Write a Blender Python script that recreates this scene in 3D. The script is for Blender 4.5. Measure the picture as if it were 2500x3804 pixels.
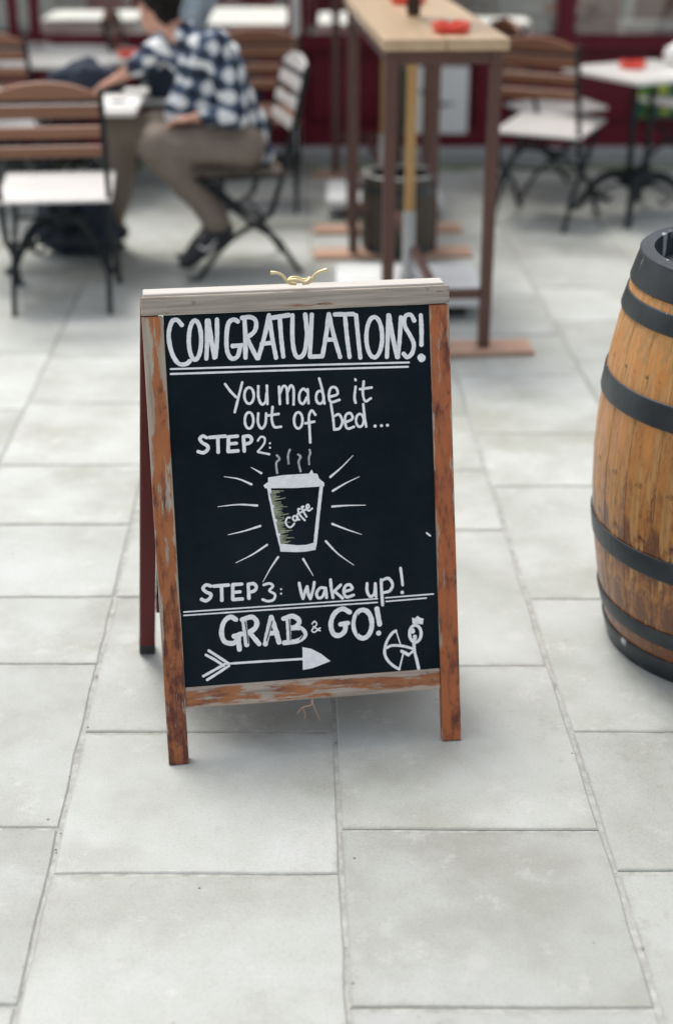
import bpy, bmesh, math, random, json
from mathutils import Vector, Matrix, noise
sc = bpy.context.scene
for o in list(bpy.data.objects): bpy.data.objects.remove(o)
# ---------------------------------------------------------------- camera, sky, sun, exposure
cam = bpy.data.cameras.new('camera'); co = bpy.data.objects.new('camera', cam); sc.collection.objects.link(co)
co.location = (0, 0, 1.72); co.rotation_euler = (math.radians(90-24.855), 0, 0)
cam.sensor_fit = 'VERTICAL'; cam.sensor_height = 36; cam.lens = 49.99; cam.clip_start = .05; cam.clip_end = 500
cam.dof.use_dof = True; cam.dof.focus_distance = 2.86; cam.dof.aperture_fstop = 1.5
sc.camera = co
SUN_EL, SUN_AZ = 66, -28        # high, behind the cafe and to the left
w = bpy.data.worlds.new('World'); sc.world = w; w.use_nodes = True
nt = w.node_tree; bg = nt.nodes['Background']
sky = nt.nodes.new('ShaderNodeTexSky'); sky.sky_type = 'NISHITA'; sky.sun_disc = False
sky.sun_elevation = math.radians(SUN_EL); sky.sun_rotation = math.radians(SUN_AZ)
sky.air_density = 1.0; sky.dust_density = 4.0; sky.ozone_density = 1.0
hs = nt.nodes.new('ShaderNodeHueSaturation'); hs.inputs['Saturation'].default_value = .38   # thin high cloud
nt.links.new(sky.outputs[0], hs.inputs['Color']); nt.links.new(hs.outputs[0], bg.inputs[0]); bg.inputs[1].default_value = .15
sl = bpy.data.lights.new('sun', 'SUN'); sl.energy = 1.45; sl.angle = math.radians(17); sl.color = (1, .96, .9)
so = bpy.data.objects.new('sun', sl); sc.collection.objects.link(so)
el, az = math.radians(SUN_EL), math.radians(SUN_AZ)
sd = Vector((math.sin(az)*math.cos(el), math.cos(az)*math.cos(el), math.sin(el)))
so.rotation_euler = sd.to_track_quat('Z', 'Y').to_euler(); so.location = sd*20
sc.view_settings.view_transform = 'Standard'; sc.view_settings.look = 'None'
sc.view_settings.exposure = .60; sc.view_settings.gamma = 1; sc.view_settings.use_curve_mapping = False
sc.render.engine = 'CYCLES'
# ---------------------------------------------------------------- helpers
C = sc.collection
R = random.Random(11)
def mat(name, col, rough=.6, col2=None, scale=8, contrast=.5, bump=0, bscale=60, metal=0, stretch=(1,1,1), detail=6, coat=0, rand=0, spec=.5):
    m = bpy.data.materials.new(name); m.use_nodes = True; t = m.node_tree; n = t.nodes; L = t.links
    b = n['Principled BSDF']; b.inputs['Roughness'].default_value = rough; b.inputs['Metallic'].default_value = metal
    b.inputs['Coat Weight'].default_value = coat; b.inputs['Coat Roughness'].default_value = .25; b.inputs['Specular IOR Level'].default_value = spec
    b.inputs['Base Color'].default_value = (*col, 1)
    tc = n.new('ShaderNodeTexCoord'); mp = n.new('ShaderNodeMapping'); mp.inputs['Scale'].default_value = stretch
    L.new(tc.outputs['Object'], mp.inputs[0]); vec = mp.outputs[0]
    if rand:
        oi = n.new('ShaderNodeObjectInfo'); ad = n.new('ShaderNodeVectorMath'); ad.operation = 'ADD'
        sc_ = n.new('ShaderNodeMath'); sc_.operation = 'MULTIPLY'; sc_.inputs[1].default_value = 37
        L.new(oi.outputs['Random'], sc_.inputs[0]); L.new(vec, ad.inputs[0]); L.new(sc_.outputs[0], ad.inputs[1]); vec = ad.outputs[0]
    if col2:
        no = n.new('ShaderNodeTexNoise'); no.inputs['Scale'].default_value = scale; no.inputs['Detail'].default_value = detail; no.inputs['Roughness'].default_value = .62
        L.new(vec, no.inputs['Vector'])
        cr = n.new('ShaderNodeValToRGB'); cr.color_ramp.elements[0].position = .5-contrast/2; cr.color_ramp.elements[1].position = .5+contrast/2
        cr.color_ramp.elements[0].color = (*col, 1); cr.color_ramp.elements[1].color = (*col2, 1)
        L.new(no.outputs[0], cr.inputs[0]); out = cr.outputs[0]
        if rand:
            h = n.new('ShaderNodeHueSaturation'); mr = n.new('ShaderNodeMapRange'); mr.inputs[3].default_value = 1-rand; mr.inputs[4].default_value = 1+rand
            L.new(oi.outputs['Random'], mr.inputs[0]); L.new(mr.outputs[0], h.inputs['Value']); L.new(out, h.inputs['Color']); out = h.outputs[0]
        L.new(out, b.inputs['Base Color'])
    if bump:
        n2 = n.new('ShaderNodeTexNoise'); n2.inputs['Scale'].default_value = bscale; n2.inputs['Detail'].default_value = 5
        L.new(vec, n2.inputs['Vector']); bp = n.new('ShaderNodeBump'); bp.inputs['Strength'].default_value = bump; bp.inputs['Distance'].default_value = .003
        L.new(n2.outputs[0], bp.inputs['Height']); L.new(bp.outputs[0], b.inputs['Normal'])
    return m
def tag(o, label=None, cat=None, group=None, kind=None):
    for k, v in (('label', label), ('category', cat), ('group', group), ('kind', kind)):
        if v: o[k] = v
    return o
def empty(name, loc, rz=0, **kw):
    o = bpy.data.objects.new(name, None); C.objects.link(o); o.location = loc; o.rotation_euler = (0, 0, rz); o.empty_display_size = .1
    return tag(o, **kw)
def obj(name, bm, m, parent=None, loc=(0,0,0), rot=(0,0,0), smooth=False, bevel=0, **kw):
    me = bpy.data.meshes.new(name)
    if isinstance(bm, bmesh.types.BMesh):
        if bevel: bmesh.ops.bevel(bm, geom=bm.edges[:], offset=bevel, segments=1, affect='EDGES', profile=.5)
        bmesh.ops.recalc_face_normals(bm, faces=bm.faces[:]); bm.to_mesh(me); bm.free()
    else: me = bm
    if smooth:
        me.shade_smooth()
    if m and not me.materials: me.materials.append(m)
    o = bpy.data.objects.new(name, me); C.objects.link(o); o.location = loc; o.rotation_euler = rot
    if parent: o.parent = parent
    return tag(o, **kw)
def copy_tree(o, parent=None):
    c = o.copy(); C.objects.link(c); c.parent = parent
    for ch in [x for x in bpy.data.objects if x.parent == o and x != c]: copy_tree(ch, c)
    return c
def box(bm, x0, x1, y0, y1, z0, z1, M=None):
    v = [bm.verts.new((x, y, z)) for x in (x0, x1) for y in (y0, y1) for z in (z0, z1)]
    for f in ((0,1,3,2),(4,6,7,5),(0,4,5,1),(2,3,7,6),(0,2,6,4),(1,5,7,3)): bm.faces.new([v[i] for i in f])
    if M is not None: bmesh.ops.transform(bm, matrix=M, verts=v)
    return v
def bx(*a, bevel=0, M=None):
    bm = bmesh.new(); v = box(bm, *a, M=M)
    if bevel: bmesh.ops.bevel(bm, geom=bm.edges[:], offset=bevel, segments=2, affect='EDGES', profile=.5)
    return bm
def crom(pts, k=6):
    pts = [Vector(p) for p in pts]
    if len(pts) < 3:
        return [pts[0].lerp(pts[-1], i/k) for i in range(k+1)]
    out = []; P = [pts[0]*2-pts[1]]+pts+[pts[-1]*2-pts[-2]]
    for i in range(1, len(P)-2):
        a, b, c, d = P[i-1:i+3]
        for j in range(k):
            t = j/k; out.append(.5*((2*b)+(c-a)*t+(2*a-5*b+4*c-d)*t*t+(3*b-a-3*c+d)*t**3))
    out.append(pts[-1]); return out
def tube(bm, pts, r, n=8, flat=1.0, up=None):
    """pts: centres; r: number or list; flat squashes the section along 'up' x tangent"""
    pts = [Vector(p) for p in pts]; N = len(pts)
    rr = r if isinstance(r, (list, tuple)) else [r]*N
    ref = Vector(up) if up else None; rings = []; prev = None
    for i, p in enumerate(pts):
        t = (pts[min(i+1, N-1)]-pts[max(i-1, 0)]).normalized()
        if ref: a = ref-ref.dot(t)*t
        elif prev is None: a = Vector((0,0,1)).cross(t); a = a if a.length > .1 else Vector((1,0,0)).cross(t)
        else: a = prev-prev.dot(t)*t
        a.normalize(); prev = a; b = t.cross(a)
        rings.append([bm.verts.new(p+rr[i]*(a*math.cos(q)+b*math.sin(q)*flat)) for q in [2*math.pi*k/n+math.pi/n for k in range(n)]])
    for i in range(N-1):
        for k in range(n): bm.faces.new((rings[i][k], rings[i][(k+1)%n], rings[i+1][(k+1)%n], rings[i+1][k]))
    bm.faces.new(rings[0][::-1]); bm.faces.new(rings[-1])
    return bm
def tb(pts, r, n=8, k=5, **kw):
    bm = bmesh.new(); p = crom(pts, k)
    if isinstance(r, (list, tuple)):
        rr = []
        for i in range(len(p)):
            f = i/(len(p)-1)*(len(r)-1); j = min(int(f), len(r)-2); rr.append(r[j]+(r[j+1]-r[j])*(f-j))
        r = rr
    return tube(bm, p, r, n, **kw)
def lathe(bm, prof, n=32, a0=0, a1=2*math.pi, c=(0,0)):
    full = abs(a1-a0-2*math.pi) < 1e-6; m = n if full else n+1; rings = []
    for (r, z) in prof: rings.append([bm.verts.new((c[0]+r*math.cos(a0+(a1-a0)*k/n), c[1]+r*math.sin(a0+(a1-a0)*k/n), z)) for k in range(m)])
    for i in range(len(prof)-1):
        for k in range(n): bm.faces.new((rings[i][k], rings[i][(k+1)%m], rings[i+1][(k+1)%m], rings[i+1][k]))
    return rings
def lt(prof, n=32, cap=True):
    bm = bmesh.new(); r = lathe(bm, prof, n)
    if cap:
        if prof[0][0] > 1e-4: bm.faces.new(r[0][::-1])
        if prof[-1][0] > 1e-4: bm.faces.new(r[-1])
    bmesh.ops.remove_doubles(bm, verts=bm.verts[:], dist=1e-5)
    return bm
def prism(outline, y0, y1):
    """outline of (x, z), extruded along y"""
    bm = bmesh.new(); a = [bm.verts.new((x, y0, z)) for x, z in outline]; b = [bm.verts.new((x, y1, z)) for x, z in outline]
    n = len(a); bm.faces.new(a); bm.faces.new(b[::-1])
    for i in range(n): bm.faces.new((a[i], b[i], b[(i+1)%n], a[(i+1)%n]))
    return bm
def blob(name, caps, m, parent, base, voxel=.009, smooth=4, rip=None, **kw):
    """capsules (p0, r0, p1, r1[, (sx,sy,sz)]) in world coordinates fused into one continuous skin"""
    bm = bmesh.new()
    for cp in caps:
        p0, r0, p1, r1 = cp[:4]; sq = cp[4] if len(cp) > 4 else (1, 1, 1)
        p0, p1 = Vector(p0), Vector(p1); d = p1-p0; n = max(2, int(d.length/.06))
        if d.length > 1e-4: tube(bm, [p0.lerp(p1, i/n) for i in range(n+1)], [r0+(r1-r0)*i/n for i in range(n+1)], 10)
        for p, r in ((p0, r0), (p1, r1)):
            M = Matrix.Translation(p) @ Matrix.Diagonal((r*sq[0], r*sq[1], r*sq[2], 1))
            bmesh.ops.create_uvsphere(bm, u_segments=12, v_segments=7, radius=1, matrix=M)
    bmesh.ops.translate(bm, verts=bm.verts[:], vec=-Vector(base))
    me = bpy.data.meshes.new(name); bm.to_mesh(me); bm.free()
    t = bpy.data.objects.new('tmp', me); C.objects.link(t)
    rm = t.modifiers.new('r', 'REMESH'); rm.mode = 'VOXEL'; rm.voxel_size = voxel
    s = t.modifiers.new('s', 'SMOOTH'); s.iterations = smooth; s.factor = .6
    dg = bpy.context.evaluated_depsgraph_get(); dg.update(); me2 = bpy.data.meshes.new_from_object(t.evaluated_get(dg)); bpy.data.objects.remove(t)
    me2.name = name; me2.materials.clear()
    if rip:
        for v in me2.vertices:
            q = Vector(v.co)*rip[1]; v.co += v.normal*rip[0]*noise.noise(q)
    return obj(name, me2, m, parent, smooth=True, **kw)
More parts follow.
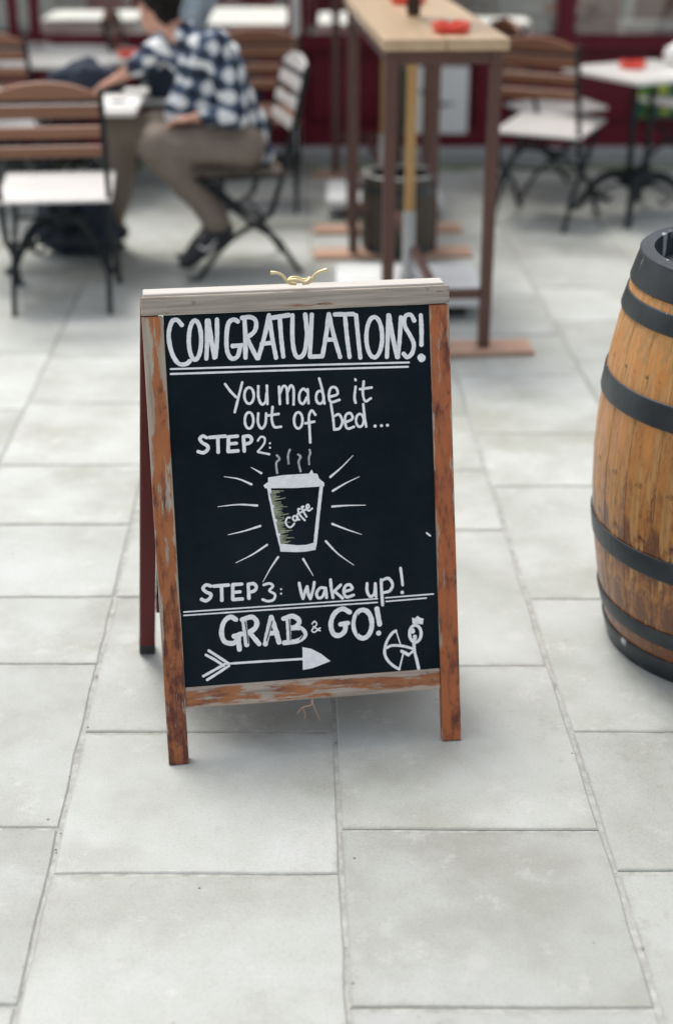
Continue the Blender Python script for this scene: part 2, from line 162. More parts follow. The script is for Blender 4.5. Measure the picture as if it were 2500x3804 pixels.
STROKES = '{"heading_lettering":[["s",8.8,0,[[78.5,904.9],[69.3,915.4],[58.5,911.6],[51.1,885.8],[55.1,851.7],[66.6,829.9],[81.3,827.1],[90.2,833.1]]],["s",8.8,0,[[104.8,913.0],[110.0,909.0],[113.7,898.0],[115.2,882.3],[114.2,865.0],[111.0,849.4],[106.1,838.8],[100.5,835.2],[95.4,839.3],[91.7,850.3],[90.2,866.1],[91.2,883.4],[94.4,898.8],[99.3,909.4],[104.8,913.0]]],["s",8.8,0,[[128.6,912.0],[127.0,874.0],[123.2,835.8]]],["s",8.8,0,[[131.6,911.9],[135.1,873.6],[139.5,837.2]]],["s",8.8,0,[[148.7,913.3],[146.6,873.1],[141.7,838.4]]],["s",8.8,0,[[190.3,907.3],[181.9,911.5],[170.8,903.9],[165.6,876.5],[165.8,848.8],[173.7,834.4],[185.9,838.1],[193.0,859.9]]],["s",8.8,0,[[176.6,859.0],[196.4,859.8]]],["s",8.8,0,[[203.5,913.9],[203.6,874.8],[201.6,834.3]]],["s",8.8,0,[[198.3,914.1],[216.4,914.7],[226.2,905.7],[222.7,886.8],[205.7,873.9]]],["s",8.8,0,[[207.0,873.8],[215.4,853.0],[225.2,832.0]]],["s",8.8,0,[[253.0,917.4],[242.5,877.4],[227.3,831.9]]],["s",8.8,0,[[253.0,917.4],[257.4,872.4],[263.2,831.5]]],["s",8.8,0,[[235.2,860.6],[257.7,862.2]]],["s",8.8,0,[[258.4,911.6],[293.1,915.7]]],["s",8.8,0,[[274.4,912.6],[275.5,871.6],[278.0,833.0]]],["s",8.8,0,[[300.4,915.4],[298.2,866.4],[302.4,836.1],[311.8,830.6],[321.8,841.7],[327.8,877.9],[326.0,915.6]]],["s",8.8,0,[[339.4,915.0],[335.2,869.0],[331.9,832.6]]],["s",8.8,0,[[331.8,830.5],[357.5,830.2]]],["s",8.8,0,[[374.1,914.4],[366.7,871.9],[357.5,830.2]]],["s",8.8,0,[[374.1,914.4],[382.4,871.2],[393.7,826.8]]],["s",8.8,0,[[364.6,863.4],[385.1,862.5]]],["s",8.8,0,[[385.8,913.1],[424.2,912.3]]],["s",8.8,0,[[406.7,910.9],[409.3,865.7],[412.9,825.9]]],["s",8.8,0,[[429.4,909.9],[432.0,864.7],[434.8,823.6]]],["s",8.8,0,[[466.5,905.0],[473.4,900.6],[478.6,889.1],[481.1,872.5],[480.5,854.3],[476.7,838.0],[470.6,826.9],[463.4,823.1],[456.5,827.5],[451.3,839.2],[448.8,855.7],[449.5,873.9],[453.2,890.1],[459.3,901.2],[466.5,905.0]]],["s",8.8,0,[[495.6,907.2],[492.6,862.0],[489.5,822.4]]],["s",8.8,0,[[496.9,907.1],[503.2,861.6],[510.7,821.4]]],["s",8.8,0,[[521.4,901.8],[517.2,856.6],[512.4,821.3]]],["s",8.8,0,[[549.0,893.3],[541.9,905.7],[530.3,902.7],[528.8,884.2],[539.2,864.3],[546.1,846.7],[542.4,828.6],[531.9,820.4],[524.2,827.7]]],["s",8.8,0,[[562.6,904.3],[563.1,876.3],[562.0,843.8]]],["s",14.95,0,[[559.9,819.1],[562.0,816.8]]]],"underline#1":[["s",3.96,0,[[51.1,818.8],[290.4,814.6],[535.1,809.4]]]],"underline#2":[["s",3.96,0,[[50.5,809.0],[288.9,805.4],[532.6,800.8]]]],"message_lettering":[["s",5.28,0,[[158.1,783.7],[168.1,768.6],[179.1,756.0]]],["s",5.28,0,[[192.7,785.5],[182.3,751.5],[174.5,726.0]]],["s",5.28,0,[[205.9,774.5],[210.0,772.7],[213.0,768.0],[214.6,761.3],[214.2,754.0],[212.0,747.6],[208.5,743.2],[204.3,741.8],[200.3,743.6],[197.2,748.3],[195.7,755.0],[196.1,762.2],[198.2,768.7],[201.7,773.1],[205.9,774.5]]],["s",5.28,0,[[224.6,776.2],[223.9,753.8],[229.3,739.7],[237.3,743.6],[240.8,761.6]]],["s",5.28,0,[[242.0,776.6],[241.4,739.0]]],["s",5.28,0,[[266.5,773.2],[266.6,737.8]]],["s",5.28,0,[[267.7,760.2],[275.2,773.7],[281.9,768.2],[282.3,738.7]]],["s",5.28,0,[[283.4,761.6],[290.0,773.8],[295.8,766.6],[294.4,735.5]]],["s",5.28,0,[[322.6,761.0],[315.4,766.5],[307.6,757.4],[306.9,741.8],[314.1,736.2],[322.1,748.9]]],["s",5.28,0,[[324.5,765.2],[325.0,736.5]]],["s",5.28,0,[[349.3,760.5],[352.6,759.1],[355.2,755.3],[356.5,750.0],[356.3,744.2],[354.5,739.1],[351.6,735.6],[348.2,734.5],[344.8,736.0],[342.2,739.7],[340.9,745.0],[341.2,750.8],[342.9,755.9],[345.8,759.4],[349.3,760.5]]],["s",5.28,0,[[349.0,785.7],[353.8,764.6],[357.8,734.0]]],["s",5.28,0,[[369.3,747.4],[384.9,752.2],[382.4,765.0],[372.3,765.5],[367.3,750.9],[371.1,736.8],[388.8,740.3]]],["s",5.28,0,[[422.9,765.6],[419.8,744.0],[421.6,732.5]]],["s",5.28,0,[[422.6,780.4],[423.4,778.6]]],["s",5.28,0,[[440.0,775.6],[437.3,751.8],[441.6,735.0],[453.7,740.5]]],["s",5.28,0,[[431.5,759.9],[455.9,762.2]]],["s",5.28,0,[[203.4,724.5],[207.1,722.7],[209.9,718.0],[211.2,711.3],[210.9,704.0],[208.9,697.5],[205.6,693.1],[201.8,691.7],[198.1,693.5],[195.3,698.2],[194.0,704.9],[194.4,712.2],[196.4,718.7],[199.6,723.1],[203.4,724.5]]],["s",5.28,0,[[221.9,721.4],[220.5,702.0],[226.9,690.3],[235.2,699.0],[238.0,720.6]]],["s",5.28,0,[[251.6,732.9],[248.7,709.2],[253.1,692.4],[267.1,691.7]]],["s",5.28,0,[[240.3,715.7],[263.1,718.0]]],["s",5.28,0,[[303.3,719.4],[307.0,717.6],[309.8,712.8],[311.2,706.1],[310.9,698.8],[308.9,692.2],[305.7,687.8],[301.8,686.4],[298.1,688.2],[295.2,693.0],[293.9,699.7],[294.2,707.0],[296.2,713.5],[299.4,718.0],[303.3,719.4]]],["s",5.28,0,[[338.0,712.4],[330.9,721.5],[324.7,709.6],[324.9,683.4],[325.0,656.3]]],["s",5.28,0,[[316.7,696.1],[335.6,698.6]]],["s",5.28,0,[[370.9,732.5],[374.1,702.7],[375.3,679.9]]],["s",5.28,0,[[375.6,707.0],[386.3,710.8],[392.8,696.4],[386.5,682.3],[375.4,680.7]]],["s",5.28,0,[[398.8,693.5],[413.7,700.6],[410.2,711.7],[400.8,709.1],[398.0,694.9],[402.7,681.0],[416.1,683.8]]],["s",5.28,0,[[429.5,709.4],[432.9,707.9],[435.5,704.2],[436.9,698.8],[436.6,693.0],[434.9,687.8],[432.0,684.3],[428.5,683.2],[425.1,684.7],[422.5,688.4],[421.1,693.8],[421.4,699.6],[423.1,704.8],[426.0,708.3],[429.5,709.4]]],["s",5.28,0,[[437.3,729.1],[439.0,703.7],[441.8,682.5]]],["s",6.16,0,[[459.5,682.9],[460.4,682.8]]],["s",6.16,0,[[472.9,683.0],[473.8,683.0]]],["s",6.16,0,[[485.3,683.3],[486.2,683.2]]]],"step_lettering#2":[["s",7.15,0,[[115.3,677.5],[107.7,681.1],[101.6,675.9],[105.8,667.9],[115.6,661.1],[115.9,653.2],[107.0,647.4],[96.3,650.4]]],["s",7.15,0,[[121.1,677.6],[153.2,678.6]]],["s",7.15,0,[[137.8,676.7],[137.0,646.5]]],["s",7.15,0,[[159.3,676.7],[157.0,647.0]]],["s",7.15,0,[[159.3,676.7],[177.7,677.3]]],["s",7.15,0,[[158.6,662.6],[175.0,662.9]]],["s",7.15,0,[[157.0,647.0],[177.4,647.5]]],["s",7.15,0,[[189.4,675.9],[189.8,646.0]]],["s",7.15,0,[[189.4,675.9],[201.2,676.0],[205.9,669.1],[201.7,662.6],[190.5,660.1]]],["s",4.37,0,[[218.3,665.7],[224.6,673.2],[232.3,670.4],[230.5,658.7],[217.2,643.7]]],["s",4.37,0,[[217.2,642.9],[240.5,636.9]]],["s",4.37,0,[[242.4,659.2],[242.8,659.2]]],["s",4.37,0,[[242.0,650.2],[242.3,650.2]]]],"step_lettering#3":[["s",4.37,0,[[251.1,355.6],[251.5,355.6]]],["s",4.37,0,[[250.6,346.3],[251.0,346.2]]],["s",7.15,0,[[107.8,371.9],[97.7,375.0],[91.0,368.2],[96.9,360.6],[106.1,355.1],[104.1,347.1],[95.1,342.1],[86.6,345.9]]],["s",7.15,0,[[113.3,371.5],[143.4,371.9]]],["s",7.15,0,[[129.1,370.9],[128.3,340.6]]],["s",7.15,0,[[152.2,372.1],[150.6,341.0]]],["s",7.15,0,[[152.2,372.1],[171.2,372.0]]],["s",7.15,0,[[151.4,356.0],[166.5,356.2]]],["s",7.15,0,[[150.6,341.0],[170.5,340.9]]],["s",7.15,0,[[183.9,370.8],[184.0,340.7]]],["s",7.15,0,[[183.9,370.8],[195.9,370.7],[200.3,363.1],[195.9,356.1],[185.4,353.6]]],["s",5.56,0,[[215.6,367.0],[227.7,369.4],[234.6,363.2],[227.0,354.0],[237.8,345.9],[234.9,335.1],[222.7,332.3],[212.1,336.7]]]],"wake_lettering":[["s",6.21,0,[[289.3,366.1],[292.8,344.0],[295.9,332.4]]],["s",6.21,0,[[295.9,332.4],[301.1,348.0],[305.6,357.7]]],["s",6.21,0,[[305.6,357.7],[307.5,340.7],[311.1,331.3]]],["s",6.21,0,[[311.1,331.3],[317.9,351.4],[320.7,365.8]]],["s",6.21,0,[[341.3,352.1],[332.3,352.7],[324.7,342.7],[327.0,332.5],[336.0,333.7],[343.0,348.7]]],["s",6.21,0,[[344.0,351.9],[345.0,331.3]]],["s",6.21,0,[[354.7,368.9],[355.6,348.8],[358.5,330.3]]],["s",6.21,0,[[375.8,356.5],[358.9,341.3]]],["s",6.21,0,[[361.7,343.8],[378.3,328.0]]],["s",6.21,0,[[382.9,341.4],[398.9,345.8],[394.8,355.2],[385.6,353.1],[381.5,340.2],[387.0,329.7],[402.0,332.8]]]],"wake_lettering#2":[["s",6.21,0,[[431.1,355.5],[430.5,339.1],[436.8,327.1],[445.7,333.4],[448.3,354.3]]],["s",6.21,0,[[448.3,354.3],[449.1,325.8]]],["s",6.21,0,[[460.9,361.7],[461.2,332.3],[462.1,307.0]]],["s",6.21,0,[[460.8,359.0],[476.0,363.4],[484.6,350.0],[478.2,336.7],[462.1,333.2]]],["s",5.76,0,[[502.7,383.6],[504.4,366.1],[506.0,346.7]]],["s",7.54,0,[[504.1,331.7],[505.0,331.1]]]],"underline#3":[["s",3.1,0,[[49.4,321.7],[248.7,321.6],[451.7,321.5]]]],"underline#4":[["s",3.1,0,[[49.0,314.5],[248.4,314.1],[451.4,313.7]]]],"underline#5":[["s",3.1,0,[[469.0,322.1],[519.8,322.7],[570.9,323.3]]]],"underline#6":[["s",3.1,0,[[469.7,314.3],[512.5,315.0],[555.5,315.7]]]],"offer_lettering":[["s",10.2,0,[[155.2,298.2],[143.5,304.5],[129.7,294.2],[124.0,271.8],[129.7,253.2],[147.3,248.7],[156.7,258.0]]],["s",10.2,0,[[148.9,263.1],[166.1,267.4]]],["s",10.2,0,[[157.8,262.5],[159.0,234.1]]],["s",10.2,0,[[171.1,295.7],[172.9,270.5],[174.7,243.0]]],["s",10.2,0,[[167.6,297.3],[187.9,301.3],[197.6,290.6],[193.4,277.2],[179.6,269.1]]],["s",10.2,0,[[181.8,268.9],[200.6,242.9]]],["s",10.2,0,[[227.9,298.5],[220.8,271.6],[213.1,241.9]]],["s",10.2,0,[[227.9,298.5],[235.6,270.5],[241.9,243.4]]],["s",10.2,0,[[217.3,263.6],[238.4,264.8]]],["s",10.2,0,[[262.3,296.0],[262.9,268.5],[262.6,242.8]]],["s",10.2,0,[[253.2,293.0],[272.7,297.1],[285.7,286.1],[278.4,274.2],[263.9,272.1]]],["s",10.2,0,[[263.9,272.1],[287.3,270.4],[296.6,255.9],[281.6,244.2],[252.2,241.8]]],["s",10.2,0,[[392.5,296.8],[376.9,305.2],[359.8,295.9],[351.7,275.8],[355.3,254.8],[367.8,248.9],[380.0,257.6],[382.4,272.7]]],["s",10.2,0,[[371.5,272.5],[387.9,274.1]]],["s",10.2,0,[[419.9,300.3],[428.0,296.7],[434.4,287.9],[437.6,275.4],[437.1,261.9],[432.9,250.0],[426.0,242.0],[417.5,239.6],[409.4,243.3],[403.1,252.2],[399.8,264.6],[400.4,278.1],[404.5,290.0],[411.5,297.9],[419.9,300.3]]],["s",10.2,0,[[449.5,301.0],[454.2,266.5]]],["s",10.64,0,[[450.8,248.3],[451.7,247.8]]],["s",3.1,0,[[312.0,277.8],[317.6,282.9],[321.8,276.1],[311.4,265.0],[316.6,260.0],[328.7,268.3]]],["s",3.1,0,[[314.4,272.1],[328.4,261.9]]]],"letter_shading#7":[["s",2.22,0,[[140.8,294.7],[132.6,273.5],[137.1,257.2]]]],"letter_shading#8":[["s",2.22,0,[[173.6,292.3],[176.1,270.3],[177.5,246.4]]]],"letter_shading#9":[["s",2.22,0,[[229.8,290.1],[223.5,271.4],[216.2,249.0]]]],"letter_shading#10":[["s",2.22,0,[[264.8,290.3],[265.6,268.3],[265.5,247.2]]]],"letter_shading#11":[["s",2.22,0,[[287.1,266.7],[292.1,256.3],[285.3,246.7]]]],"letter_shading#12":[["s",2.22,0,[[364.0,289.6],[357.9,273.1],[361.8,257.6]]]],"letter_shading#13":[["s",2.22,0,[[408.6,291.9],[404.2,271.1],[407.9,249.6]]]],"arrow_drawing":[["s",4.88,0,[[127.3,206.2],[207.8,205.6],[288.8,204.5]]],["p",0,0,[[290.0,229.7],[308.7,224.7],[329.0,212.0],[347.4,195.4],[328.1,189.0],[308.3,183.1],[288.7,180.9]]],["s",5.76,0,[[95.5,237.0],[114.8,222.3],[134.9,206.6]]],["s",5.76,0,[[89.3,228.3],[106.5,217.0],[124.9,202.7]]],["s",5.76,0,[[81.5,183.6],[102.1,193.5],[125.0,204.6]]],["s",5.76,0,[[89.1,175.2],[110.7,187.3],[136.0,201.9]]]],"archer_drawing":[["s",6.17,0,[[488.4,250.2],[480.5,245.8],[470.1,232.1],[464.1,216.9],[463.0,201.4],[469.6,186.4],[481.3,174.3],[492.7,166.7]]],["s",2.77,0,[[489.4,247.4],[497.2,218.9]]],["s",3.4,0,[[502.1,199.6],[493.3,168.9]]],["s",5.53,0,[[467.3,215.0],[479.6,219.1],[501.6,216.4],[522.4,209.2]]],["s",7.02,0,[[499.0,205.4],[506.6,200.9],[513.3,196.3]]],["s",5.32,0,[[513.3,196.3],[524.4,204.6]]],["s",6.6,0,[[529.9,259.4],[535.2,257.2],[539.3,251.8],[541.5,244.3],[541.2,236.1],[538.6,228.9],[534.1,224.1],[528.7,222.7],[523.4,224.9],[519.2,230.4],[517.1,237.9],[517.4,246.0],[520.0,253.2],[524.5,258.0],[529.9,259.4]]],["s",9.57,0,[[523.1,248.8],[524.1,245.9]]],["s",7.98,0,[[528.2,235.6],[528.0,230.0]]],["p",0,0,[[523.5,276.0],[529.5,273.9],[535.7,279.0],[541.1,274.2],[548.2,271.8],[546.2,259.7],[535.2,261.8],[524.1,262.6]]],["s",6.6,0,[[525.6,223.5],[526.6,202.2],[530.4,185.1],[534.2,164.6]]]],"cup_drawing":[["p",0,0,[[235.5,589.4],[265.7,592.5],[319.4,592.7],[325.8,600.5],[329.0,592.5],[336.8,591.2],[340.3,580.9],[350.3,571.9],[350.0,564.6],[340.5,564.5],[288.5,564.6],[228.5,567.5],[225.2,573.7],[235.1,580.4]]],["s",7.48,0,[[236.3,567.0],[243.0,518.2],[249.0,481.3],[255.3,448.0]]],["s",6.99,0,[[343.9,564.3],[336.8,518.6],[330.8,478.6],[325.6,443.4]]],["p",0,0,[[251.9,451.8],[289.2,445.5],[307.4,445.2],[329.5,449.9],[326.4,433.5],[306.8,431.1],[288.5,431.1],[253.5,434.4]]],["s",4.1,0,[[276.7,504.0],[271.2,503.7],[267.3,496.0],[270.5,486.7],[277.6,484.2],[285.0,491.3]]],["s",4.1,0,[[286.9,507.2],[288.8,506.6],[290.2,505.1],[290.9,503.0],[290.8,500.7],[289.9,498.7],[288.3,497.4],[286.4,497.0],[284.6,497.7],[283.1,499.2],[282.4,501.3],[282.5,503.5],[283.4,505.5],[285.0,506.8],[286.9,507.2]]],["s",4.1,0,[[291.9,506.1],[293.1,499.3],[295.8,498.5]]],["s",4.1,0,[[298.0,520.9],[294.0,520.2],[296.3,509.5],[306.7,496.6]]],["s",4.1,0,[[305.5,525.3],[301.8,523.7],[305.0,514.4],[310.6,503.7]]],["s",4.1,0,[[292.1,509.7],[308.8,518.4]]],["s",4.1,0,[[312.2,520.1],[316.7,523.2],[315.3,528.4],[311.6,526.4],[312.8,518.2],[317.2,516.1],[323.1,520.4]]]],"steam_drawing#14":[["s",4.34,0,[[255.6,634.0],[260.7,625.9],[253.7,617.9],[254.5,597.3]]]],"steam_drawing#15":[["s",4.34,0,[[282.7,643.9],[278.4,632.1],[278.8,615.8]]]],"steam_drawing#16":[["s",4.34,0,[[298.9,633.4],[304.0,628.0],[299.4,617.7],[302.7,598.2]]]],"steam_drawing#17":[["s",4.34,0,[[323.1,641.6],[324.0,634.4],[320.8,624.9],[321.0,611.6]]]],"ray_drawing#18":[["s",4.77,0.75,[[222.1,599.1],[201.9,612.2]]]],"ray_drawing#19":[["s",4.77,0.75,[[201.0,577.3],[175.2,589.9],[146.1,596.4]]]],"ray_drawing#20":[["s",4.77,0.75,[[210.6,533.0],[172.5,537.3],[130.3,535.5]]]],"ray_drawing#21":[["s",4.77,0.75,[[214.9,490.4],[181.6,482.1],[147.7,476.2]]]],"ray_drawing#22":[["s",4.77,0.75,[[226.8,450.3],[194.9,431.8],[160.8,417.1]]]],"ray_drawing#23":[["s",4.77,0.75,[[248.3,423.5],[231.2,400.3],[214.3,373.1]]]],"ray_drawing#24":[["s",4.77,0.75,[[299.9,416.0],[319.2,379.4]]]],"ray_drawing#25":[["s",4.77,0.75,[[348.4,450.1],[372.6,422.2],[404.7,396.1]]]],"ray_drawing#26":[["s",4.77,0.75,[[363.2,485.5],[392.8,472.0],[423.8,459.5]]]],"ray_drawing#27":[["s",4.77,0.75,[[364.7,521.7],[394.8,521.9],[434.2,520.3]]]],"ray_drawing#28":[["s",4.77,0.75,[[367.2,554.0],[394.7,568.4],[423.6,580.4]]]],"ray_drawing#29":[["s",4.77,0.75,[[363.2,583.0],[388.0,602.4],[412.1,624.9]]]],"ray_drawing#30":[["s",3.57,0,[[560.4,454.1],[568.0,447.5]]]],"cup_shading":[["s",3.86,0.6,[[238.4,561.5],[252.1,560.4],[266.0,560.1]]],["s",3.86,0.6,[[238.9,558.2],[248.5,557.8],[258.1,557.3]]],["s",3.86,0.6,[[239.4,554.9],[244.8,554.6],[250.3,556.5]]],["s",3.86,0.6,[[240.0,551.6],[245.4,551.0],[250.8,552.2]]],["s",3.86,0.6,[[240.5,548.3],[249.0,548.6],[257.4,549.3]]],["s",3.86,0.6,[[241.1,545.0],[254.9,543.9],[268.8,545.6]]],["s",3.86,0.6,[[241.6,541.7],[247.0,542.2],[252.5,543.0]]],["s",3.86,0.6,[[242.1,538.4],[250.5,537.5],[259.0,538.1]]],["s",3.86,0.6,[[242.7,535.1],[251.1,534.0],[259.6,535.5]]],["s",3.86,0.6,[[243.2,531.8],[252.8,531.4],[262.5,531.0]]],["s",3.86,0.6,[[243.8,528.5],[257.6,527.8],[271.4,527.0]]],["s",3.86,0.6,[[244.3,525.2],[251.6,525.6],[258.7,524.3]]],["s",3.86,0.6,[[244.9,521.9],[253.3,521.7],[261.8,523.0]]],["s",3.86,0.6,[[245.4,518.5],[252.6,517.7],[259.9,518.7]]],["s",3.86,0.6,[[245.9,515.2],[254.4,514.8],[262.8,514.6]]],["s",3.86,0.6,[[246.5,511.9],[260.3,510.9],[274.3,512.2]]],["s",3.86,0.6,[[247.0,508.6],[252.4,507.7],[257.9,509.1]]],["s",3.86,0.6,[[247.6,505.3],[256.0,505.0],[264.5,505.8]]],["s",3.86,0.6,[[248.1,502.0],[256.5,501.0],[265.0,502.6]]],["s",3.86,0.6,[[248.7,498.6],[254.1,498.4],[259.5,498.5]]],["s",3.86,0.6,[[249.2,495.3],[263.1,495.0],[277.0,494.3]]],["s",3.86,0.6,[[249.7,492.0],[258.2,491.6],[266.7,492.4]]],["s",3.86,0.6,[[250.3,488.7],[257.5,487.9],[264.8,488.6]]],["s",3.86,0.6,[[250.8,485.4],[256.3,485.7],[261.7,485.4]]],["s",3.86,0.6,[[251.4,482.0],[258.6,482.0],[265.9,481.7]]],["s",3.86,0.6,[[251.9,478.7],[265.8,477.7],[279.7,477.4]]],["s",3.86,0.6,[[252.5,475.4],[262.1,474.1],[271.8,475.0]]],["s",3.86,0.6,[[253.0,472.1],[258.5,472.7],[264.0,473.7]]],["s",3.86,0.6,[[253.6,468.7],[262.0,467.5],[270.5,468.4]]],["s",3.86,0.6,[[254.1,465.4],[260.8,465.7],[267.4,465.5]]],["s",3.86,0.6,[[254.7,462.1],[268.6,462.3],[282.5,461.8]]],["s",3.86,0.6,[[255.2,458.7],[260.6,458.2],[266.1,458.5]]],["s",3.86,0.6,[[255.7,455.4],[265.4,454.6],[275.1,454.8]]],["s",3.86,0.6,[[256.3,452.0],[263.6,452.7],[270.8,451.9]]]]}'
# ---------------------------------------------------------------- materials
def slab_mat():
    m = bpy.data.materials.new('paving_stone'); m.use_nodes = True; t = m.node_tree; n = t.nodes; L = t.links; b = n['Principled BSDF']
    geo = n.new('ShaderNodeNewGeometry'); oi = n.new('ShaderNodeObjectInfo')
    def noi(s, d=6, r=.6, off=None):
        x = n.new('ShaderNodeTexNoise'); x.inputs['Scale'].default_value = s; x.inputs['Detail'].default_value = d; x.inputs['Roughness'].default_value = r
        v = n.new('ShaderNodeVectorMath'); v.operation = 'ADD'; L.new(geo.outputs['Position'], v.inputs[0])
        if off is None:
            q = n.new('ShaderNodeMath'); q.operation = 'MULTIPLY'; q.inputs[1].default_value = 50; L.new(oi.outputs['Random'], q.inputs[0]); L.new(q.outputs[0], v.inputs[1])
        L.new(v.outputs[0], x.inputs['Vector']); return x.outputs[0]
    def ramp(src, *st):
        c = n.new('ShaderNodeValToRGB'); e = c.color_ramp.elements
        while len(e) < len(st): e.new(.5)
        for i, (p, col) in enumerate(st): e[i].position = p; e[i].color = (*col, 1) if len(col) == 3 else col
        L.new(src, c.inputs[0]); return c.outputs[0]
    def mix(f, a, bb, ty='MIX'):
        x = n.new('ShaderNodeMix'); x.data_type = 'RGBA'; x.blend_type = ty
        if isinstance(f, float): x.inputs[0].default_value = f
        else: L.new(f, x.inputs[0])
        for s, v in ((6, a), (7, bb)):
            if isinstance(v, tuple): x.inputs[s].default_value = (*v, 1)
            else: L.new(v, x.inputs[s])
        return x.outputs[2]
    base = ramp(noi(3.2), (.30, (.312, .325, .287)), (.50, (.392, .408, .380)), (.70, (.452, .468, .455)))
    base = mix(ramp(noi(1.3, 5, .65, 1), (.50, (0,0,0)), (.66, (1,1,1))), base, (.285, .288, .25))   # damp and dirt patches run across slabs
    base = mix(ramp(noi(11, 7, .75), (.56, (0,0,0)), (.70, (.7,.7,.7))), base, (.50, .505, .49))
    base = mix(ramp(noi(5, 8, .8), (.60, (0,0,0)), (.68, (.6,.6,.6))), base, (.29, .29, .255))
    tg = n.new('ShaderNodeTexCoord'); sx = n.new('ShaderNodeSeparateXYZ'); L.new(tg.outputs['Generated'], sx.inputs[0])
    def mth(op, a, bb):
        x = n.new('ShaderNodeMath'); x.operation = op
        for i, v in ((0, a), (1, bb)):
            if isinstance(v, (int, float)): x.inputs[i].default_value = v
            else: L.new(v, x.inputs[i])
        return x.outputs[0]
    ex = mth('MAXIMUM', mth('ABSOLUTE', mth('SUBTRACT', sx.outputs[0], .5), 0), mth('ABSOLUTE', mth('SUBTRACT', sx.outputs[1], .5), 0))
    grime = mth('ADD', mth('MULTIPLY', mth('POWER', mth('MULTIPLY', ex, 2), 18), .30), mth('MULTIPLY', mth('SUBTRACT', noi(16, 5, .7), .5), .9))
    base = mix(ramp(grime, (.12, (0,0,0)), (.42, (.8,.8,.8))), base, (.27, .27, .24))   # grit trodden in along the joints
    spk = ramp(noi(240, 3, .7), (.30, (.82,.82,.82)), (.46, (1,1,1)), (.68, (1.06,1.06,1.05)))
    base = mix(1., base, spk, 'MULTIPLY')
    pit = n.new('ShaderNodeTexVoronoi'); pit.inputs['Scale'].default_value = 9; L.new(geo.outputs['Position'], pit.inputs['Vector'])
    dots = ramp(pit.outputs['Distance'], (.015, (1,1,1)), (.04, (0,0,0)))
    pick = n.new('ShaderNodeSeparateColor'); L.new(pit.outputs['Color'], pick.inputs[0])
    gt = n.new('ShaderNodeMath'); gt.operation = 'GREATER_THAN'; gt.inputs[1].default_value = .8; L.new(pick.outputs[0], gt.inputs[0])
    ml = n.new('ShaderNodeMath'); ml.operation = 'MULTIPLY'; L.new(gt.outputs[0], ml.inputs[0]); L.new(dots, ml.inputs[1])
    base = mix(ml.outputs[0], base, (.12, .11, .1))
    gum = n.new('ShaderNodeTexVoronoi'); gum.inputs['Scale'].default_value = 3.1; L.new(geo.outputs['Position'], gum.inputs['Vector'])
    gm = ramp(gum.outputs['Distance'], (.05, (.55,.55,.55)), (.09, (0,0,0))); base = mix(gm, base, (.47, .47, .455))
    h = n.new('ShaderNodeHueSaturation'); mr = n.new('ShaderNodeMapRange'); mr.inputs[3].default_value = .91; mr.inputs[4].default_value = 1.07
    L.new(oi.outputs['Random'], mr.inputs[0]); L.new(mr.outputs[0], h.inputs['Value']); L.new(base, h.inputs['Color'])
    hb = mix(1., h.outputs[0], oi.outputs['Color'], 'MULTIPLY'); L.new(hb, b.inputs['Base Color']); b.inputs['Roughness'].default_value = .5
    bp = n.new('ShaderNodeBump'); bp.inputs['Strength'].default_value = .2; bp.inputs['Distance'].default_value = .0015
    L.new(noi(130, 6, .65), bp.inputs['Height']); bp2 = n.new('ShaderNodeBump'); bp2.inputs['Strength'].default_value = .4; bp2.inputs['Distance'].default_value = .01
    L.new(noi(7, 4, .5), bp2.inputs['Height']); L.new(bp.outputs[0], bp2.inputs['Normal']); L.new(bp2.outputs[0], b.inputs['Normal'])
    return m
